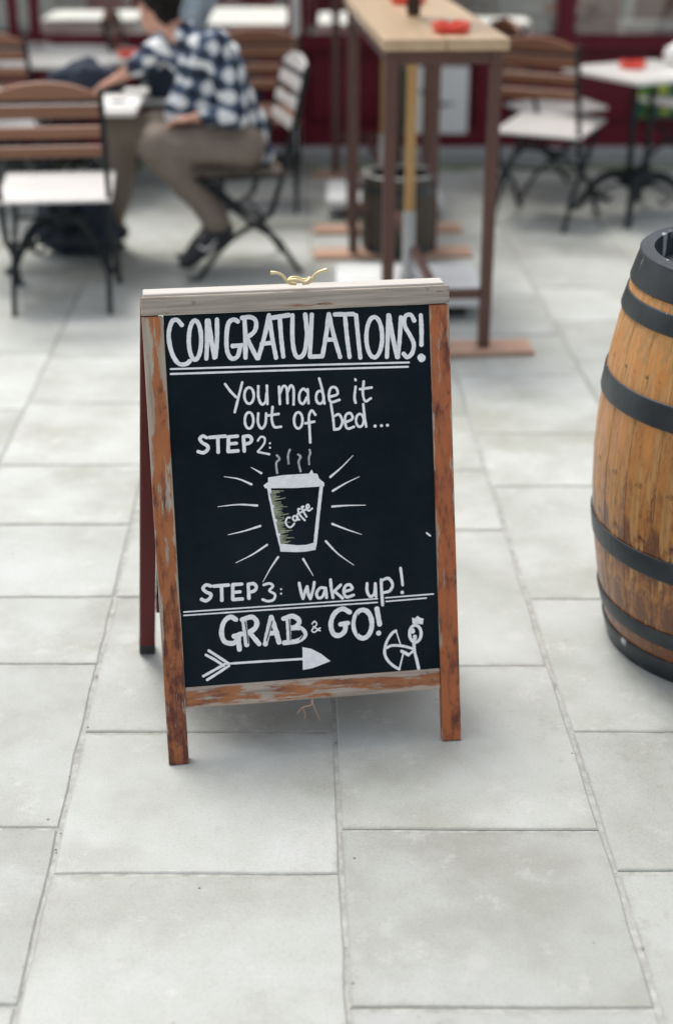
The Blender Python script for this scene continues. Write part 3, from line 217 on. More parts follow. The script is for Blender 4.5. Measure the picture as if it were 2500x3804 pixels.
def flaked(name, grey, varn, varn2, th, edge, lo=0, seed=0, axis='Z', vlo=0):
    """weathered timber: worn grey wood where the old varnish has flaked off, mostly along its edges"""
    m = bpy.data.materials.new(name); m.use_nodes = True; t = m.node_tree; n = t.nodes; L = t.links; b = n['Principled BSDF']
    tc = n.new('ShaderNodeTexCoord')
    def noi(s, st, d=7, r=.65, w=0):
        mp = n.new('ShaderNodeMapping'); mp.inputs['Scale'].default_value = st; mp.inputs['Location'].default_value = (seed*3.1+w, w, seed)
        L.new(tc.outputs['Object'], mp.inputs[0]); x = n.new('ShaderNodeTexNoise'); x.inputs['Scale'].default_value = s; x.inputs['Detail'].default_value = d; x.inputs['Roughness'].default_value = r
        L.new(mp.outputs[0], x.inputs['Vector']); return x.outputs[0]
    def ramp(src, *st):
        c = n.new('ShaderNodeValToRGB'); e = c.color_ramp.elements
        while len(e) < len(st): e.new(.5)
        for i, (p, col) in enumerate(st): e[i].position = p; e[i].color = (*col, 1)
        L.new(src, c.inputs[0]); return c.outputs[0]
    def mth(op, a, bb):
        x = n.new('ShaderNodeMath'); x.operation = op
        for i, v in ((0, a), (1, bb)):
            if isinstance(v, (int, float)): x.inputs[i].default_value = v
            else: L.new(v, x.inputs[i])
        return x.outputs[0]
    st = (1, 1, .16) if axis == 'Z' else (.16, 1, 1); stg = (1, 1, .05) if axis == 'Z' else (.05, 1, 1)
    g = ramp(noi(120, stg), (.3, tuple(c*.62 for c in grey)), (.55, grey), (.75, tuple(min(1, c*1.22) for c in grey)))
    sp = n.new('ShaderNodeSeparateXYZ'); L.new(tc.outputs['Generated'], sp.inputs[0])
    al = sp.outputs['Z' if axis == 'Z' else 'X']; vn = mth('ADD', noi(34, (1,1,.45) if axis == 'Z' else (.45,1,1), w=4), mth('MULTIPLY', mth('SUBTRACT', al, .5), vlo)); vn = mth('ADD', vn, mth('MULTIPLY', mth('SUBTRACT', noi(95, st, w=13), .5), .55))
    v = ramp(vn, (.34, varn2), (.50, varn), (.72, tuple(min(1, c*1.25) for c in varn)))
    sp = n.new('ShaderNodeSeparateXYZ'); L.new(tc.outputs['Generated'], sp.inputs[0])
    ac = sp.outputs['X' if axis == 'Z' else 'Z']; al = sp.outputs['Z' if axis == 'Z' else 'X']
    e = mth('MULTIPLY', mth('ABSOLUTE', mth('SUBTRACT', ac, .5), 0), 2); e = mth('MULTIPLY', mth('POWER', e, 5), edge)
    k = mth('ADD', noi(42, st, w=9), e); k = mth('ADD', k, mth('MULTIPLY', al, lo))
    f = ramp(k, (th-.025, (0,0,0)), (th+.025, (1,1,1)))
    x = n.new('ShaderNodeMix'); x.data_type = 'RGBA'; L.new(f, x.inputs[0]); L.new(v, x.inputs[6]); L.new(g, x.inputs[7])
    kn = n.new('ShaderNodeTexNoise'); kn.inputs['Scale'].default_value = 26; kn.inputs['Detail'].default_value = 3
    L.new(tc.outputs['Object'], kn.inputs['Vector']); dk = ramp(kn.outputs[0], (.27, (.25,.2,.18)), (.36, (1,1,1)))
    y = n.new('ShaderNodeMix'); y.data_type = 'RGBA'; y.blend_type = 'MULTIPLY'; y.inputs[0].default_value = 1; L.new(x.outputs[2], y.inputs[6]); L.new(dk, y.inputs[7])
    L.new(y.outputs[2], b.inputs['Base Color'])
    r = n.new('ShaderNodeMapRange'); r.inputs[3].default_value = .38; r.inputs[4].default_value = .85; L.new(f, r.inputs[0]); L.new(r.outputs[0], b.inputs['Roughness'])
    bp = n.new('ShaderNodeBump'); bp.inputs['Strength'].default_value = .5; bp.inputs['Distance'].default_value = .0015; L.new(k, bp.inputs['Height']); L.new(bp.outputs[0], b.inputs['Normal'])
    return m
def plaid(name, c0, c1, c2, per):
    m = bpy.data.materials.new(name); m.use_nodes = True; t = m.node_tree; n = t.nodes; L = t.links; b = n['Principled BSDF']
    tc = n.new('ShaderNodeTexCoord'); b.inputs['Roughness'].default_value = .9
    no = n.new('ShaderNodeTexNoise'); no.inputs['Scale'].default_value = 7; L.new(tc.outputs['Object'], no.inputs['Vector'])
    sp = n.new('ShaderNodeSeparateXYZ'); L.new(tc.outputs['Object'], sp.inputs[0])
    def mth(op, a, bb=0):
        x = n.new('ShaderNodeMath'); x.operation = op
        for i, v in ((0, a), (1, bb)):
            if isinstance(v, (int, float)): x.inputs[i].default_value = v
            else: L.new(v, x.inputs[i])
        return x.outputs[0]
    wob = mth('MULTIPLY', no.outputs[0], .05)
    def band(u): return mth('MULTIPLY', mth('ADD', mth('SINE', mth('MULTIPLY', mth('ADD', u, wob), 6.2832/per)), 1), .5)
    A = band(mth('ADD', sp.outputs[2], mth('MULTIPLY', sp.outputs[0], .22))); B = band(mth('ADD', sp.outputs[0], mth('SUBTRACT', mth('MULTIPLY', sp.outputs[1], .9), mth('MULTIPLY', sp.outputs[2], .25))))
    s = mth('MULTIPLY', mth('ADD', A, B), .5)
    c = n.new('ShaderNodeValToRGB'); e = c.color_ramp.elements; e.new(.5); e.new(.6); e.new(.4)
    for i, (p, col) in enumerate(((.22, c0), (.40, c1), (.55, c1), (.64, c2), (.9, c2))): e[i].position = p; e[i].color = (*col, 1)
    L.new(s, c.inputs[0]); L.new(c.outputs[0], b.inputs['Base Color']); return m
M = {}
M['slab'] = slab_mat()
M['mortar'] = mat('mortar', (.25, .255, .23), .9, (.45, .455, .425), 34, .45, 1.0, 160)
M['stile'] = flaked('varnished_stile', (.42, .355, .28), (.34, .110, .030), (.11, .020, .010), .645, .14, lo=.13, seed=1, vlo=.30)
M['stile2'] = flaked('varnished_stile_right', (.42, .355, .28), (.36, .100, .026), (.12, .022, .009), .65, .13, lo=.08, seed=5, vlo=.05)
M['toprail'] = flaked('weathered_rail', (.40, .355, .295), (.30, .15, .07), (.16, .07, .035), .40, .15, seed=2, axis='X')
M['botrail'] = flaked('worn_rail', (.42, .35, .29), (.33, .12, .042), (.16, .05, .025), .53, .25, seed=7, axis='X')
M['capwood'] = mat('bleached_wood', (.40, .375, .34), .8, (.54, .52, .48), 40, .5, .5, 90, stretch=(.1,1,1))
M['redwood'] = mat('dark_red_wood', (.11, .008, .008), .5, (.15, .014, .012), 20, .5, .3, 60, stretch=(1,1,.2))
M['board'] = mat('blackboard', (.006, .0110, .0145), .62, (.015, .023, .028), 3.5, .4, .15, 300, spec=.02)
M['rope'] = mat('brass_wire', (.62, .48, .22), .4, (.78, .68, .45), 40, .5, metal=.35)
M['brass'] = M['rope']
def chalk(name, a, b2):
    m = mat(name, a, .95, b2, 85, .5, .3, 300, detail=6); return m
M['chalk'] = chalk('chalk', (.74, .76, .79), (.97, .97, .98)); M['chalk2'] = chalk('thin_chalk', (.22, .24, .27), (.62, .63, .66))
M['chalky'] = chalk('yellow_chalk', (.11, .13, .09), (.46, .48, .34))
M['cream'] = mat('pale_tabletop', (.66, .645, .60), .35, (.74, .73, .69), 12, .6, coat=.3)
M['slatbrown'] = mat('brown_slat_wood', (.19, .075, .038), .42, (.26, .11, .058), 30, .6, stretch=(.12,1,1), coat=.25, rand=.1)
M['slatglare'] = mat('sky_glare_slat_wood', (.60, .57, .54), .3, (.74, .72, .70), 30, .6, stretch=(.12,1,1), coat=.5, rand=.06)  # white sky glare on varnished brown slats put into the colour
M['iron'] = mat('black_iron', (.007, .010, .012), .6, (.016, .021, .024), 30, .5, spec=.3)
M['tabletop'] = mat('oak_tabletop', (.42, .29, .17), .4, (.56, .42, .27), 16, .6, .2, 80, stretch=(1,.08,1), coat=.3, rand=.08)
M['legbrown'] = mat('brown_painted_steel', (.085, .040, .032), .45, (.12, .058, .045), 14, .6)
M['plate'] = mat('rusty_foot_plate', (.42, .25, .17), .7, (.52, .34, .25), 12, .6, .3, 90)
M['concrete'] = mat('pale_concrete', (.62, .64, .63), .8, (.72, .73, .72), 12, .5, .3, 90, rand=.05)
M['poly'] = mat('dark_base_frame', (.035, .038, .037), .7)
M['polewood'] = mat('honey_pole_wood', (.42, .24, .075), .4, (.52, .32, .12), 30, .5, stretch=(1,1,.1))
M['steelgrey'] = mat('grey_steel', (.36, .36, .33), .4, (.42,.42,.4), 20, .5, metal=.5)
M['canopybrown'] = mat('dark_brown_cloth', (.035, .018, .012), .9, (.05,.03,.02), 20, .5)
M['canopywhite'] = mat('white_cloth', (.80, .79, .76), .9, (.84,.83,.8), 20, .5)
M['red'] = mat('red_melamine', (.68, .045, .022), .3, (.78, .07, .035), 20, .5, coat=.4)
M['maroon'] = mat('maroon_gloss_paint', (.115, .003, .014), .4, (.145, .005, .020), 6, .6, .1, 30, coat=.06, spec=.3)
M['kerb'] = mat('kerb_stone', (.30, .31, .31), .85, (.40, .41, .40), 14, .6, .4, 90)
M['moss'] = mat('moss', (.10, .14, .05), .95, (.20, .23, .11), 40, .6, .6, 200)
M['greydoor'] = mat('grey_green_wall', (.20, .215, .20), .8, (.28, .29, .27), 5, .6)
M['cloth'] = mat('table_linen', (.80, .78, .73), .8, (.78, .77, .74), 9, .5)
M['floorwood'] = mat('floor_boards', (.20, .16, .12), .5, (.30, .25, .19), 9, .6, stretch=(1,.1,1))
M['brick'] = mat('red_brick', (.33, .14, .095), .85, (.42, .21, .155), 20, .6, .5, 90, rand=.22)
M['bmortar'] = mat('brick_mortar', (.45, .41, .37), .95)
M['jamb'] = mat('pink_timber', (.62, .40, .30), .6, (.70, .48, .38), 20, .5, stretch=(1,1,.1))
M['whitepaint'] = mat('white_paint', (.82, .83, .80), .4, (.86,.86,.84), 10, .5)
M['posterwhite'] = mat('poster_paper', (.86, .87, .84), .6); M['postergreen'] = mat('green_print', (.012, .10, .055), .6)
M['lime'] = mat('lime_print', (.16, .36, .045), .6); M['ink'] = mat('dark_print', (.05, .06, .07), .6); M['yellow'] = mat('yellow_print', (.45, .50, .06), .6)
M['navy'] = mat('navy_cloth', (.010, .016, .032), .85, (.022, .032, .055), 18, .5, .5, 60)
M['skin'] = mat('skin', (.50, .25, .17), .5, (.58, .32, .23), 14, .6); M['skin'].node_tree.nodes['Principled BSDF'].inputs['Subsurface Weight'].default_value = .05
M['hair'] = mat('dark_hair', (.008, .007, .006), .6, (.02, .016, .014), 60, .5, 1, 160, stretch=(1,1,.3), spec=.1)
M['trouser'] = mat('taupe_chino', (.19, .155, .125), .9, (.24, .195, .16), 14, .6, .3, 60)
M['shoe'] = mat('black_shoe', (.008, .010, .014), .45, (.02, .022, .03), 20, .5)
M['shirt'] = plaid('plaid_flannel', (.010, .017, .035), (.07, .105, .165), (.74, .76, .76), .088)
M['shirt2'] = plaid('pale_blue_check', (.25, .36, .45), (.42, .55, .62), (.72, .78, .80), .05)
M['oldoak_seatshade'] = mat('dark_oak_and_seat_shade', (.045, .035, .025), .7, (.09, .07, .05), 14, .6, .4, 60, stretch=(1,1,.2), rand=.15)
# ---------------------------------------------------------------- ground and paving
gm = bmesh.new()
for a, b, c2, d in ((-150, 150, -150, 150),):
    v = [gm.verts.new(p) for p in ((a, c2, -.0042), (b, c2, -.0042), (b, d, -.0042), (a, d, -.0042))]; gm.faces.new(v)
ground = obj('ground', gm, M['mortar'], kind='structure')
pav = empty('pavement', (0, 0, 0), kind='structure')
KX = .0302
bounds = [-3.45, -2.95, -2.47, -1.95, -1.42, -.924, -.468, .0735, .582, 1.043, 1.56, 2.08, 2.58, 3.1, 3.6]
rows = {5: [.35, .86, 1.33, 1.78, 2.252, 2.87, 3.2, 3.629, 4.059, 4.61, 5.1, 5.62, 6.1, 6.66, 7.2, 7.7, 8.2],
        6: [.25, .72, 1.18, 1.62, 2.113, 2.583, 3.197, 3.72, 4.2, 4.75, 5.2, 5.75, 6.3, 6.85, 7.4, 7.95, 8.4],
        7: [.3, .81, 1.3, 1.773, 2.245, 2.86, 3.593, 4.018, 4.5, 4.95, 5.5, 6.0, 6.5, 7.0, 7.45, 8.0],
        8: [.25, .75, 1.22, 1.65, 2.119, 2.584, 3.187, 3.9, 4.325, 4.895, 5.373, 5.933, 6.4, 6.95, 7.5, 8.05]}
def slab(x0, x1, y0, y1):
    g = R.uniform(.0028, .0046); h = R.uniform(-.0012, .0006); tx, ty = R.uniform(-.0012, .0012), R.uniform(-.0012, .0012)
    def edge(ax, ay, bx_, by, n):
        return [(ax+(bx_-ax)*i/n+R.uniform(-.0021, .0021), ay+(by-ay)*i/n+R.uniform(-.0021, .0021)) for i in range(n)]
    c = [(x0+g+R.uniform(0,.003), y0+g+R.uniform(0,.002)), (x1-g-R.uniform(0,.003), y0+g+R.uniform(0,.002)), (x1-g-R.uniform(0,.003), y1-g), (x0+g+R.uniform(0,.003), y1-g)]
    o = []
    for i in range(4): o += edge(*c[i], *c[(i+1)%4], 5)
    cx, cy = (x0+x1)/2, (y0+y1)/2
    def pt(p, ins, z):
        dx, dy = p[0]-cx, p[1]-cy; s = 1-ins/max(.15, max(abs(dx), abs(dy)))
        X, Y = cx+dx*s, cy+dy*s; return (X-KX*Y-cx, Y-cy, z+(tx*dx+ty*dy)/.25*.5)
    bm = bmesh.new(); lo = [bm.verts.new(pt(p, 0, -.03)) for p in o]; mi = [bm.verts.new(pt(p, 0, h-.0025)) for p in o]; up = [bm.verts.new(pt(p, .0035, h)) for p in o]
    n = len(o)
    for a, b in ((lo, mi), (mi, up)):
        for i in range(n): bm.faces.new((a[i], a[(i+1)%n], b[(i+1)%n], b[i]))
    bm.faces.new(up)
    return bm, (cx, cy, 0)
for ci in range(len(bounds)-1):
    ys = rows.get(ci)
    if not ys:
        ys = [R.uniform(.9, 1.3) if 2 < ci < 12 else 2.5+R.random()]
        while ys[-1] < 8.2: ys.append(ys[-1]+R.choice([.47, .5, .55, .6, .66]))
        ys = [y for y in ys if y < 8.45]
    ys = ys+[8.69]
    for y0, y1 in zip(ys, ys[1:]):
        bm, c = slab(bounds[ci], bounds[ci+1], y0, y1); o_ = obj('paving_slab', bm, M['slab'], pav, loc=c); q_ = (.80+.31*min(1, max(0, (c[1]-1.7)/2.2)))*R.uniform(.97, 1.03); o_.color = (q_, q_, q_, 1)   # dimmer foreground and bright mid-ground painted into slab colour, plus random tone
gr = bmesh.new()
for i in range(170):
    x = R.uniform(-1.6, 1.6); y = R.uniform(1.5, 4.5)
    if R.random() < .6: x = R.choice(bounds[5:11])-KX*y+R.gauss(0, .006)
    bmesh.ops.create_icosphere(gr, subdivisions=1, radius=R.uniform(.0008, .0022), matrix=Matrix.Translation((x, y, .0008)) @ Matrix.Diagonal((1.4, 1, .6, 1)))
obj('grit', gr, mat('grit', (.06, .055, .045), .9, (.3, .28, .24), 90, .3), kind='stuff')
# ---------------------------------------------------------------- cafe front
WY = 8.9
kb = empty('kerb', (0, 8.8, 0), kind='structure')
for i in range(9):
    x0 = -4+i*.92
    obj('kerb_stone', bx(.004, .916, -.10, .10, -.02, .085+R.uniform(-.002,.002), bevel=.008), M['kerb'], kb, loc=(x0, 0, 0))
mm = bmesh.new()
for i in range(1500):
    x = R.uniform(-3.6, 3.8); y = 8.70-abs(R.gauss(0, .06)); r = R.uniform(.006, .018)*(.5+noise.noise((x*2, 0, 0))**2*2+.3)
    bmesh.ops.create_icosphere(mm, subdivisions=1, radius=r, matrix=Matrix.Translation((x, y, .0)) @ Matrix.Diagonal((1.3, 1, .5, 1)))
obj('moss', mm, M['moss'], kind='stuff', label='green moss growing along the foot of the kerb')
cf = empty('cafe_front', (0, WY, 0), label='maroon painted cafe shopfront with panelled base and large windows', cat='building')
Z0, SILL, TOPZ = .085, .705, 2.75
X0, X1 = -4, 4.2
obj('base_wall', bx(X0, X1, .02, .16, Z0-.1, SILL-.04), M['maroon'], cf)
posts = [-3.2, -1.75+.02, -.235, 1.365, 2.95]
posts = [-3.3, -.235, 1.365, 2.95]
wp = {-.235: .055, 1.365: .055}
for x in posts:
    hw = wp.get(x, .05); obj('window_post', bx(x-hw, x+hw, -.035, .13, Z0, TOPZ, bevel=.006), M['maroon'], cf)
    obj('post_moulding', bx(x-.012, x+.012, -.047, -.036, SILL+.03, TOPZ-.1, bevel=.004), M['maroon'], cf)
obj('sill', bx(X0, X1, -.055, .15, SILL-.04, SILL, bevel=.006), M['maroon'], cf)
obj('bottom_rail', bx(X0, X1, -.018, .019, Z0, Z0+.115, bevel=.004), M['maroon'], cf)
obj('fascia', bx(X0, X1, -.08, .16, TOPZ+.002, TOPZ+.45, bevel=.008), M['maroon'], cf)
pb = [-4, -3.35]+[-2.6, -1.75, -.95, -.235, .33, .88, 1.365, 1.95, 2.95, 4.2]
for a, b in zip(pb, pb[1:]):
    if b-a < .3: continue
    fr = obj('base_panel', bx(a+.075, b-.075, -.001, .019, Z0+.16, SILL-.10, bevel=.008), M['maroon'], cf)
    obj('panel_rail', bx(a-.03, a+.03, -.017, .018, Z0+.116, SILL-.041, bevel=.003), M['maroon'], cf)
gl = bpy.data.materials.new('window_glass'); gl.use_nodes = True; t = gl.node_tree; n = t.nodes; n.remove(n['Principled BSDF'])
tr = n.new('ShaderNodeBsdfTransparent'); tr.inputs[0].default_value = (.95, .97, .96, 1); gs = n.new('ShaderNodeBsdfGlossy'); gs.inputs['Roughness'].default_value = .01
mx = n.new('ShaderNodeMixShader'); fz = n.new('ShaderNodeFresnel'); fz.inputs[0].default_value = 1.9
t.links.new(fz.outputs[0], mx.inputs[0]); t.links.new(tr.outputs[0], mx.inputs[1]); t.links.new(gs.outputs[0], mx.inputs[2]); t.links.new(mx.outputs[0], n['Material Output'].inputs[0])
for a, b in zip(posts, posts[1:]):
    a2, b2 = a+.055, b-.055
    wd = obj('window_frame', bx(a2, b2, .03, .075, SILL, SILL+.03), M['maroon'], cf)
    obj('window_frame', bx(a2, b2, .03, .075, TOPZ-.04, TOPZ), M['maroon'], cf)
    obj('pane', bx(a2, b2, .050, .056, SILL+.031, TOPZ-.041), gl, cf)
for x in (-1.93, -1.80): obj('glazing_bar', bx(x-.03, x+.03, .028, .078, SILL+.031, TOPZ-.041), M['maroon'], cf)
# posters on the base panels
def poster(x0, x1, z0, z1, label, marks, m0, y=WY-.012):
    r = empty('poster', ((x0+x1)/2, y, z0), label=label, cat='poster'); cx = (x0+x1)/2
    obj('backing', bx(x0-cx, x1-cx, -.006, .006, 0, z1-z0), m0, r)
    for a, b, c2, d, mm_ in marks: obj('print', bx(a-cx, b-cx, -.009, -.0065, c2-z0, d-z0), mm_, r)
    return r
poster(.38, .795, .165, .56, 'white poster with a green left edge and a small dark print on the maroon panel', [(.383, .435, .17, .555, M['postergreen']), (.55,.60,.33,.35,M['ink']),(.61,.66,.325,.352,M['ink']),(.67,.71,.335,.35,M['ink']),(.50,.60,.40,.425,M['ink'])], M['posterwhite'], y=WY-.03)
poster(-1.17, -1.03, .33, .53, 'dark green poster with one lime stripe on the maroon panel behind the seated man', [(-1.075, -1.045, .332, .525, M['lime'])], M['postergreen'], y=WY-.03)
pz = poster(1.80, 2.25, .26, .50, 'dark green poster with lime stripe and yellow discs below the right window', [(1.86, 1.885, .262, .495, M['lime'])], M['postergreen'], y=WY-.03)
for (x, z, r_) in ((1.97, .43, .035), (1.99, .31, .03), (2.1, .38, .04), (1.80+.03, .40, .02)):
    b = bmesh.new(); bmesh.ops.create_cone(b, cap_ends=True, segments=20, radius1=r_, radius2=r_, depth=.004, matrix=Matrix.Translation((x-2.025, -.010, z-.26)) @ Matrix.Rotation(math.pi/2, 4, 'X')); obj('print', b, M['yellow'], pz)
# inside
obj('cafe_floor', bx(X0, X1, WY+.161, WY+3.6, -.02, .12), M['floorwood'], kind='structure')
obj('cafe_back_wall', bx(X0, X1, WY+3.6, WY+3.75, 0, 3.2), M['greydoor'], kind='structure')
bp_ = empty('brick_pier', (1.62, WY+.45, .12), label='red brick pier with pink timber edge inside the right window', cat='pillar')
obj('mortar_core', bx(-.125, .145, .006, .22, 0, 2.6), M['bmortar'], bp_)
obj('timber_edge', bx(-.185, -.126, -.01, .2, 0, 2.6, bevel=.004), M['jamb'], bp_)
bw, bh = .128, .065
brm = None
for k in range(34):
    for j in range(3):
        x = -.123+j*.137-(0.068 if k % 2 else 0); xa, xb = max(x, -.124), min(x+bw, .146)
        if xb-xa < .03: continue
        obj('brick', bx(0, xb-xa, -.004, .05, 0, bh-.0, bevel=.003), M['brick'], bp_, loc=(xa, R.uniform(-.002,.002), k*.0755+.005))
iw = empty('inner_window', (1.93, WY+.5, .12), label='white framed inner window beside the brick pier', cat='window')
for x in (-.09, .45): obj('frame', bx(x-.02, x+.02, 0, .05, .5, 2.4, bevel=.003), M['whitepaint'], iw)
obj('frame', bx(-.069, .429, 0, .05, .5, .56), M['whitepaint'], iw); obj('infill', bx(-.069, .429, .02, .03, .561, 2.3), M['brick'], iw)
def inner_table(x, y, w_, d_, lab):
    r = empty('indoor_table', (x, y, .12), label=lab, cat='table')
    obj('tablecloth', bx(-w_/2, w_/2, -d_/2, d_/2, .52, .66, bevel=.01), M['cloth'], r)
    for sx in (-1, 1):
        for sy in (-1, 1): obj('leg', bx(sx*w_*.42-.02, sx*w_*.42+.02, sy*d_*.4-.02, sy*d_*.4+.02, 0, .519), M['whitepaint'], r)
inner_table(-.66, WY+.70, .72, 1.05, 'added white table imitating a reflection in the window next to the seated man')  # white cloth stands in for sunlit paving reflected in the glass
inner_table(.16, WY+.55, .55, .7, 'added white table imitating a window reflection behind the narrow bar tables')  # added for the bright reflection in the middle pane
inner_table(-1.55, WY+.75, .6, .55, 'white clothed indoor table left of the seated man')
inner_table(1.02, WY+.42, .35, .35, 'small white clothed indoor table beside the window post')
inner_table(2.05, WY+.33, .6, .2, 'white window shelf table below the inner window')
def inner_chair(x, y, rz, lab):
    r = empty('indoor_chair', (x, y, .12), rz, label=lab, cat='chair', group='red chairs inside the cafe')
    obj('seat', bx(-.2, .2, -.2, .2, .42, .46, bevel=.01), M['maroon'], r); obj('backrest', bx(-.2, .2, .17, .2, .5, .9, bevel=.01), M['maroon'], r)
    for sx in (-1, 1):
        for sy in (-1, 1): obj('leg', bx(sx*.18-.015, sx*.18+.015, sy*.18-.015, sy*.18+.015, 0, .42), M['maroon'], r)
inner_chair(-.62, WY+1.35, 0, 'red indoor chair behind the white table beside the seated man')
inner_chair(-1.5, WY+1.4, .2, 'red indoor chair seen left of the seated man through the window')
inner_chair(-.05, WY+1.3, -.2, 'red indoor chair right of the window post through the window')
# ---------------------------------------------------------------- the chalkboard
AB = empty('sandwich_board', (-.3478, 2.4596, 0), math.radians(8.27), label='wooden A-frame sandwich board with chalk lettering CONGRATULATIONS standing on the paving', cat='sandwich board')
LE = 0.28652; RX = (-LE, 0, 0)
def fp(u, v, off=0):   # a point on the front frame, in the board's own coordinates
    return (u, v*math.sin(LE)+off*math.cos(LE), v*math.cos(LE)-off*math.sin(LE))
def front(name, u0, u1, v0, v1, t0, t1, m, par=AB, bevel=.003):
    cu, cvv = (u0+u1)/2, (v0+v1)/2
    return obj(name, bx(u0-cu, u1-cu, t0, t1, v0-cvv, v1-cvv, bevel=bevel), m, par, loc=fp(cu, cvv), rot=RX)
front('stile', 0, .042, 0, .9245, 0, .024, M['stile'])
front('stile', .580, .621, .003, .9245, 0, .024, M['stile2'])
front('top_rail', -.001, .622, .926, .963, -.003, .024, M['toprail'])
front('bottom_rail', .0425, .5795, .117, .162, .002, .022, M['botrail'])
panel = front('chalkboard', .0425, .5795, .1625, .9255, .006, .012, M['board'], bevel=0)
obj('hinge_cap', bx(0, .612, 0, .040, -.018, .0015, bevel=.003), M['capwood'], AB, loc=(.005, .957*math.sin(LE)+.025, .963*math.cos(LE)-.003))
# rear frame
RL = -math.radians(-11.5)
ry0, ry1 = .50, .318; rl = .905/math.cos(math.atan((ry0-ry1)/.905)); rot = math.atan((ry0-ry1)/.905)
for u0, u1 in ((-.002, .036), (.586, .622)):
    obj('rear_stile', bx(-.018, .018, -.002, .036, 0, rl, bevel=.003), M['redwood'], AB, loc=((u0+u1)/2-.05, ry0-.036, .002), rot=(rot, .055, 0))
    obj('foot_tip', bx(-.0185, .0185, -.0025, .0365, 0, .028, bevel=.003), M['poly'], AB, loc=((u0+u1)/2-.05, ry0-.036, .001), rot=(rot, .055, 0))
obj('rear_rail', bx(.037, .585, .004, .03, rl*.13, rl*.18, bevel=.002), M['redwood'], AB, loc=(-.05, ry0-.036, .002), rot=(rot, .055, 0))
obj('rear_panel', bx(.037, .585, .012, .018, rl*.1801, rl*.94), M['board'], AB, loc=(-.05, ry0-.036, .002), rot=(rot, .055, 0))
# chalk marks: ribbons a fraction of a millimetre proud of the panel
STR = json.loads(STROKES)
pc = ((.0425+.5795)/2, (.1625+.9255)/2)
def ribbon(bm, w_, taper, pts, lift):
    p = crom([(a[0], a[1], 0) for a in pts], 7); N = len(p); L_ = []; Rr = []
    w_ *= .5
    def add(c, d, ww, i):
        nrm = Vector((-d.y, d.x, 0)); L_.append(c+nrm*ww); Rr.append(c-nrm*ww)
    for i in range(N):
        d = (p[min(i+1, N-1)]-p[max(i-1, 0)]).normalized(); f = i/(N-1)
        ww = w_*(1-taper*f)*(1+.10*noise.noise((p[i].x*.09, p[i].y*.09, lift*50))+.14*noise.noise((p[i].x*.45, p[i].y*.45, lift*90)))
        if i == 0:
            for q in (-1, -.75, -.4): add(p[0]+d*w_*q*.9, d, ww*math.sqrt(max(.03, 1-q*q)), 0)
        add(p[i], d, ww, i)
        if i == N-1:
            for q in (.4, .75, 1): add(p[i]+d*ww*q*.9, d, ww*math.sqrt(max(.03, 1-q*q)), 0)
    vs = []
    for i, (a, b) in enumerate(zip(L_, Rr)):
        z = lift+i*4e-6
        vs.append((bm.verts.new((a.x/1000, -z, a.y/1000)), bm.verts.new((b.x/1000, -z, b.y/1000))))
    for (a, b), (c, d) in zip(vs, vs[1:]): bm.faces.new((a, b, d, c))
for g, ss in STR.items():
    bm = bmesh.new()
    for i, (k, w_, tp, pts) in enumerate(ss):
        lift = .0006+(i % 9)*.00012
        pts = [(a-pc[0]*1000, b-pc[1]*1000) for a, b in pts]
        if k == 's': ribbon(bm, w_, tp, pts, lift)
        else: bm.faces.new([bm.verts.new((a/1000, -lift, b/1000)) for a, b in pts])
    bmesh.ops.translate(bm, verts=bm.verts[:], vec=(0, .006-(.0015 if g.startswith('letter_shading') else 0), 0))
    mm_ = {'cup_shading': M['chalky'], 'steam_drawing': M['chalk2'], 'letter_shading': M['board'], }.get(g.split('#')[0], M['chalk'])
    o = obj(g.split('#')[0], bm, mm_, panel)
# faint smudges of wiped chalk
hk = empty('wire_hook', (-.075, 2.79, .932), math.radians(8), label='brass wire double hook on top of the sandwich board', cat='hook')
for s in (-1, 1):
    obj('arm', tb([(s*.006, 0, .002), (s*.022, -.002, .006), (s*.033, 0, .020), (s*.045, 0, .026), (s*.057, .002, .028 if s > 0 else .026)], [.0034, .0034, .003, .003, .0042], 8), M['brass'], hk, smooth=True)
obj('loop', tb([(.022*math.cos(a), .010*math.sin(a), .006+.007*abs(math.cos(a*1.5))) for a in [i*math.pi/8 for i in range(17)]], .0032, 8, k=3), M['brass'], hk, smooth=True)
tw = empty('straw_twig', (-.055, 2.62, 0), label='dry straw twig hanging below the bottom rail of the sandwich board', cat='twig')
for pts in ([(.0, -.06, .125), (.004, -.04, .075), (-.018, -.02, .052), (-.03, -.01, .03)], [(.002, -.05, .09), (.010, -.02, .045), (.02, 0, .004)], [(-.018, -.02, .052), (-.012, 0, .02), (-.016, .01, .003)]):
    obj('stalk', tb(pts, .0016, 5), M['jamb'], tw, smooth=True)
lf = obj('dead_leaf', tb([(-.03, 0, .002), (0, .01, .010), (.03, .02, .003)], [.002, .012, .002], 6, flat=.3), mat('leaf_brown', (.06,.035,.02), .8), loc=(-.06, 2.74, .001), label='dark dead leaf on the paving under the sandwich board', cat='leaf')
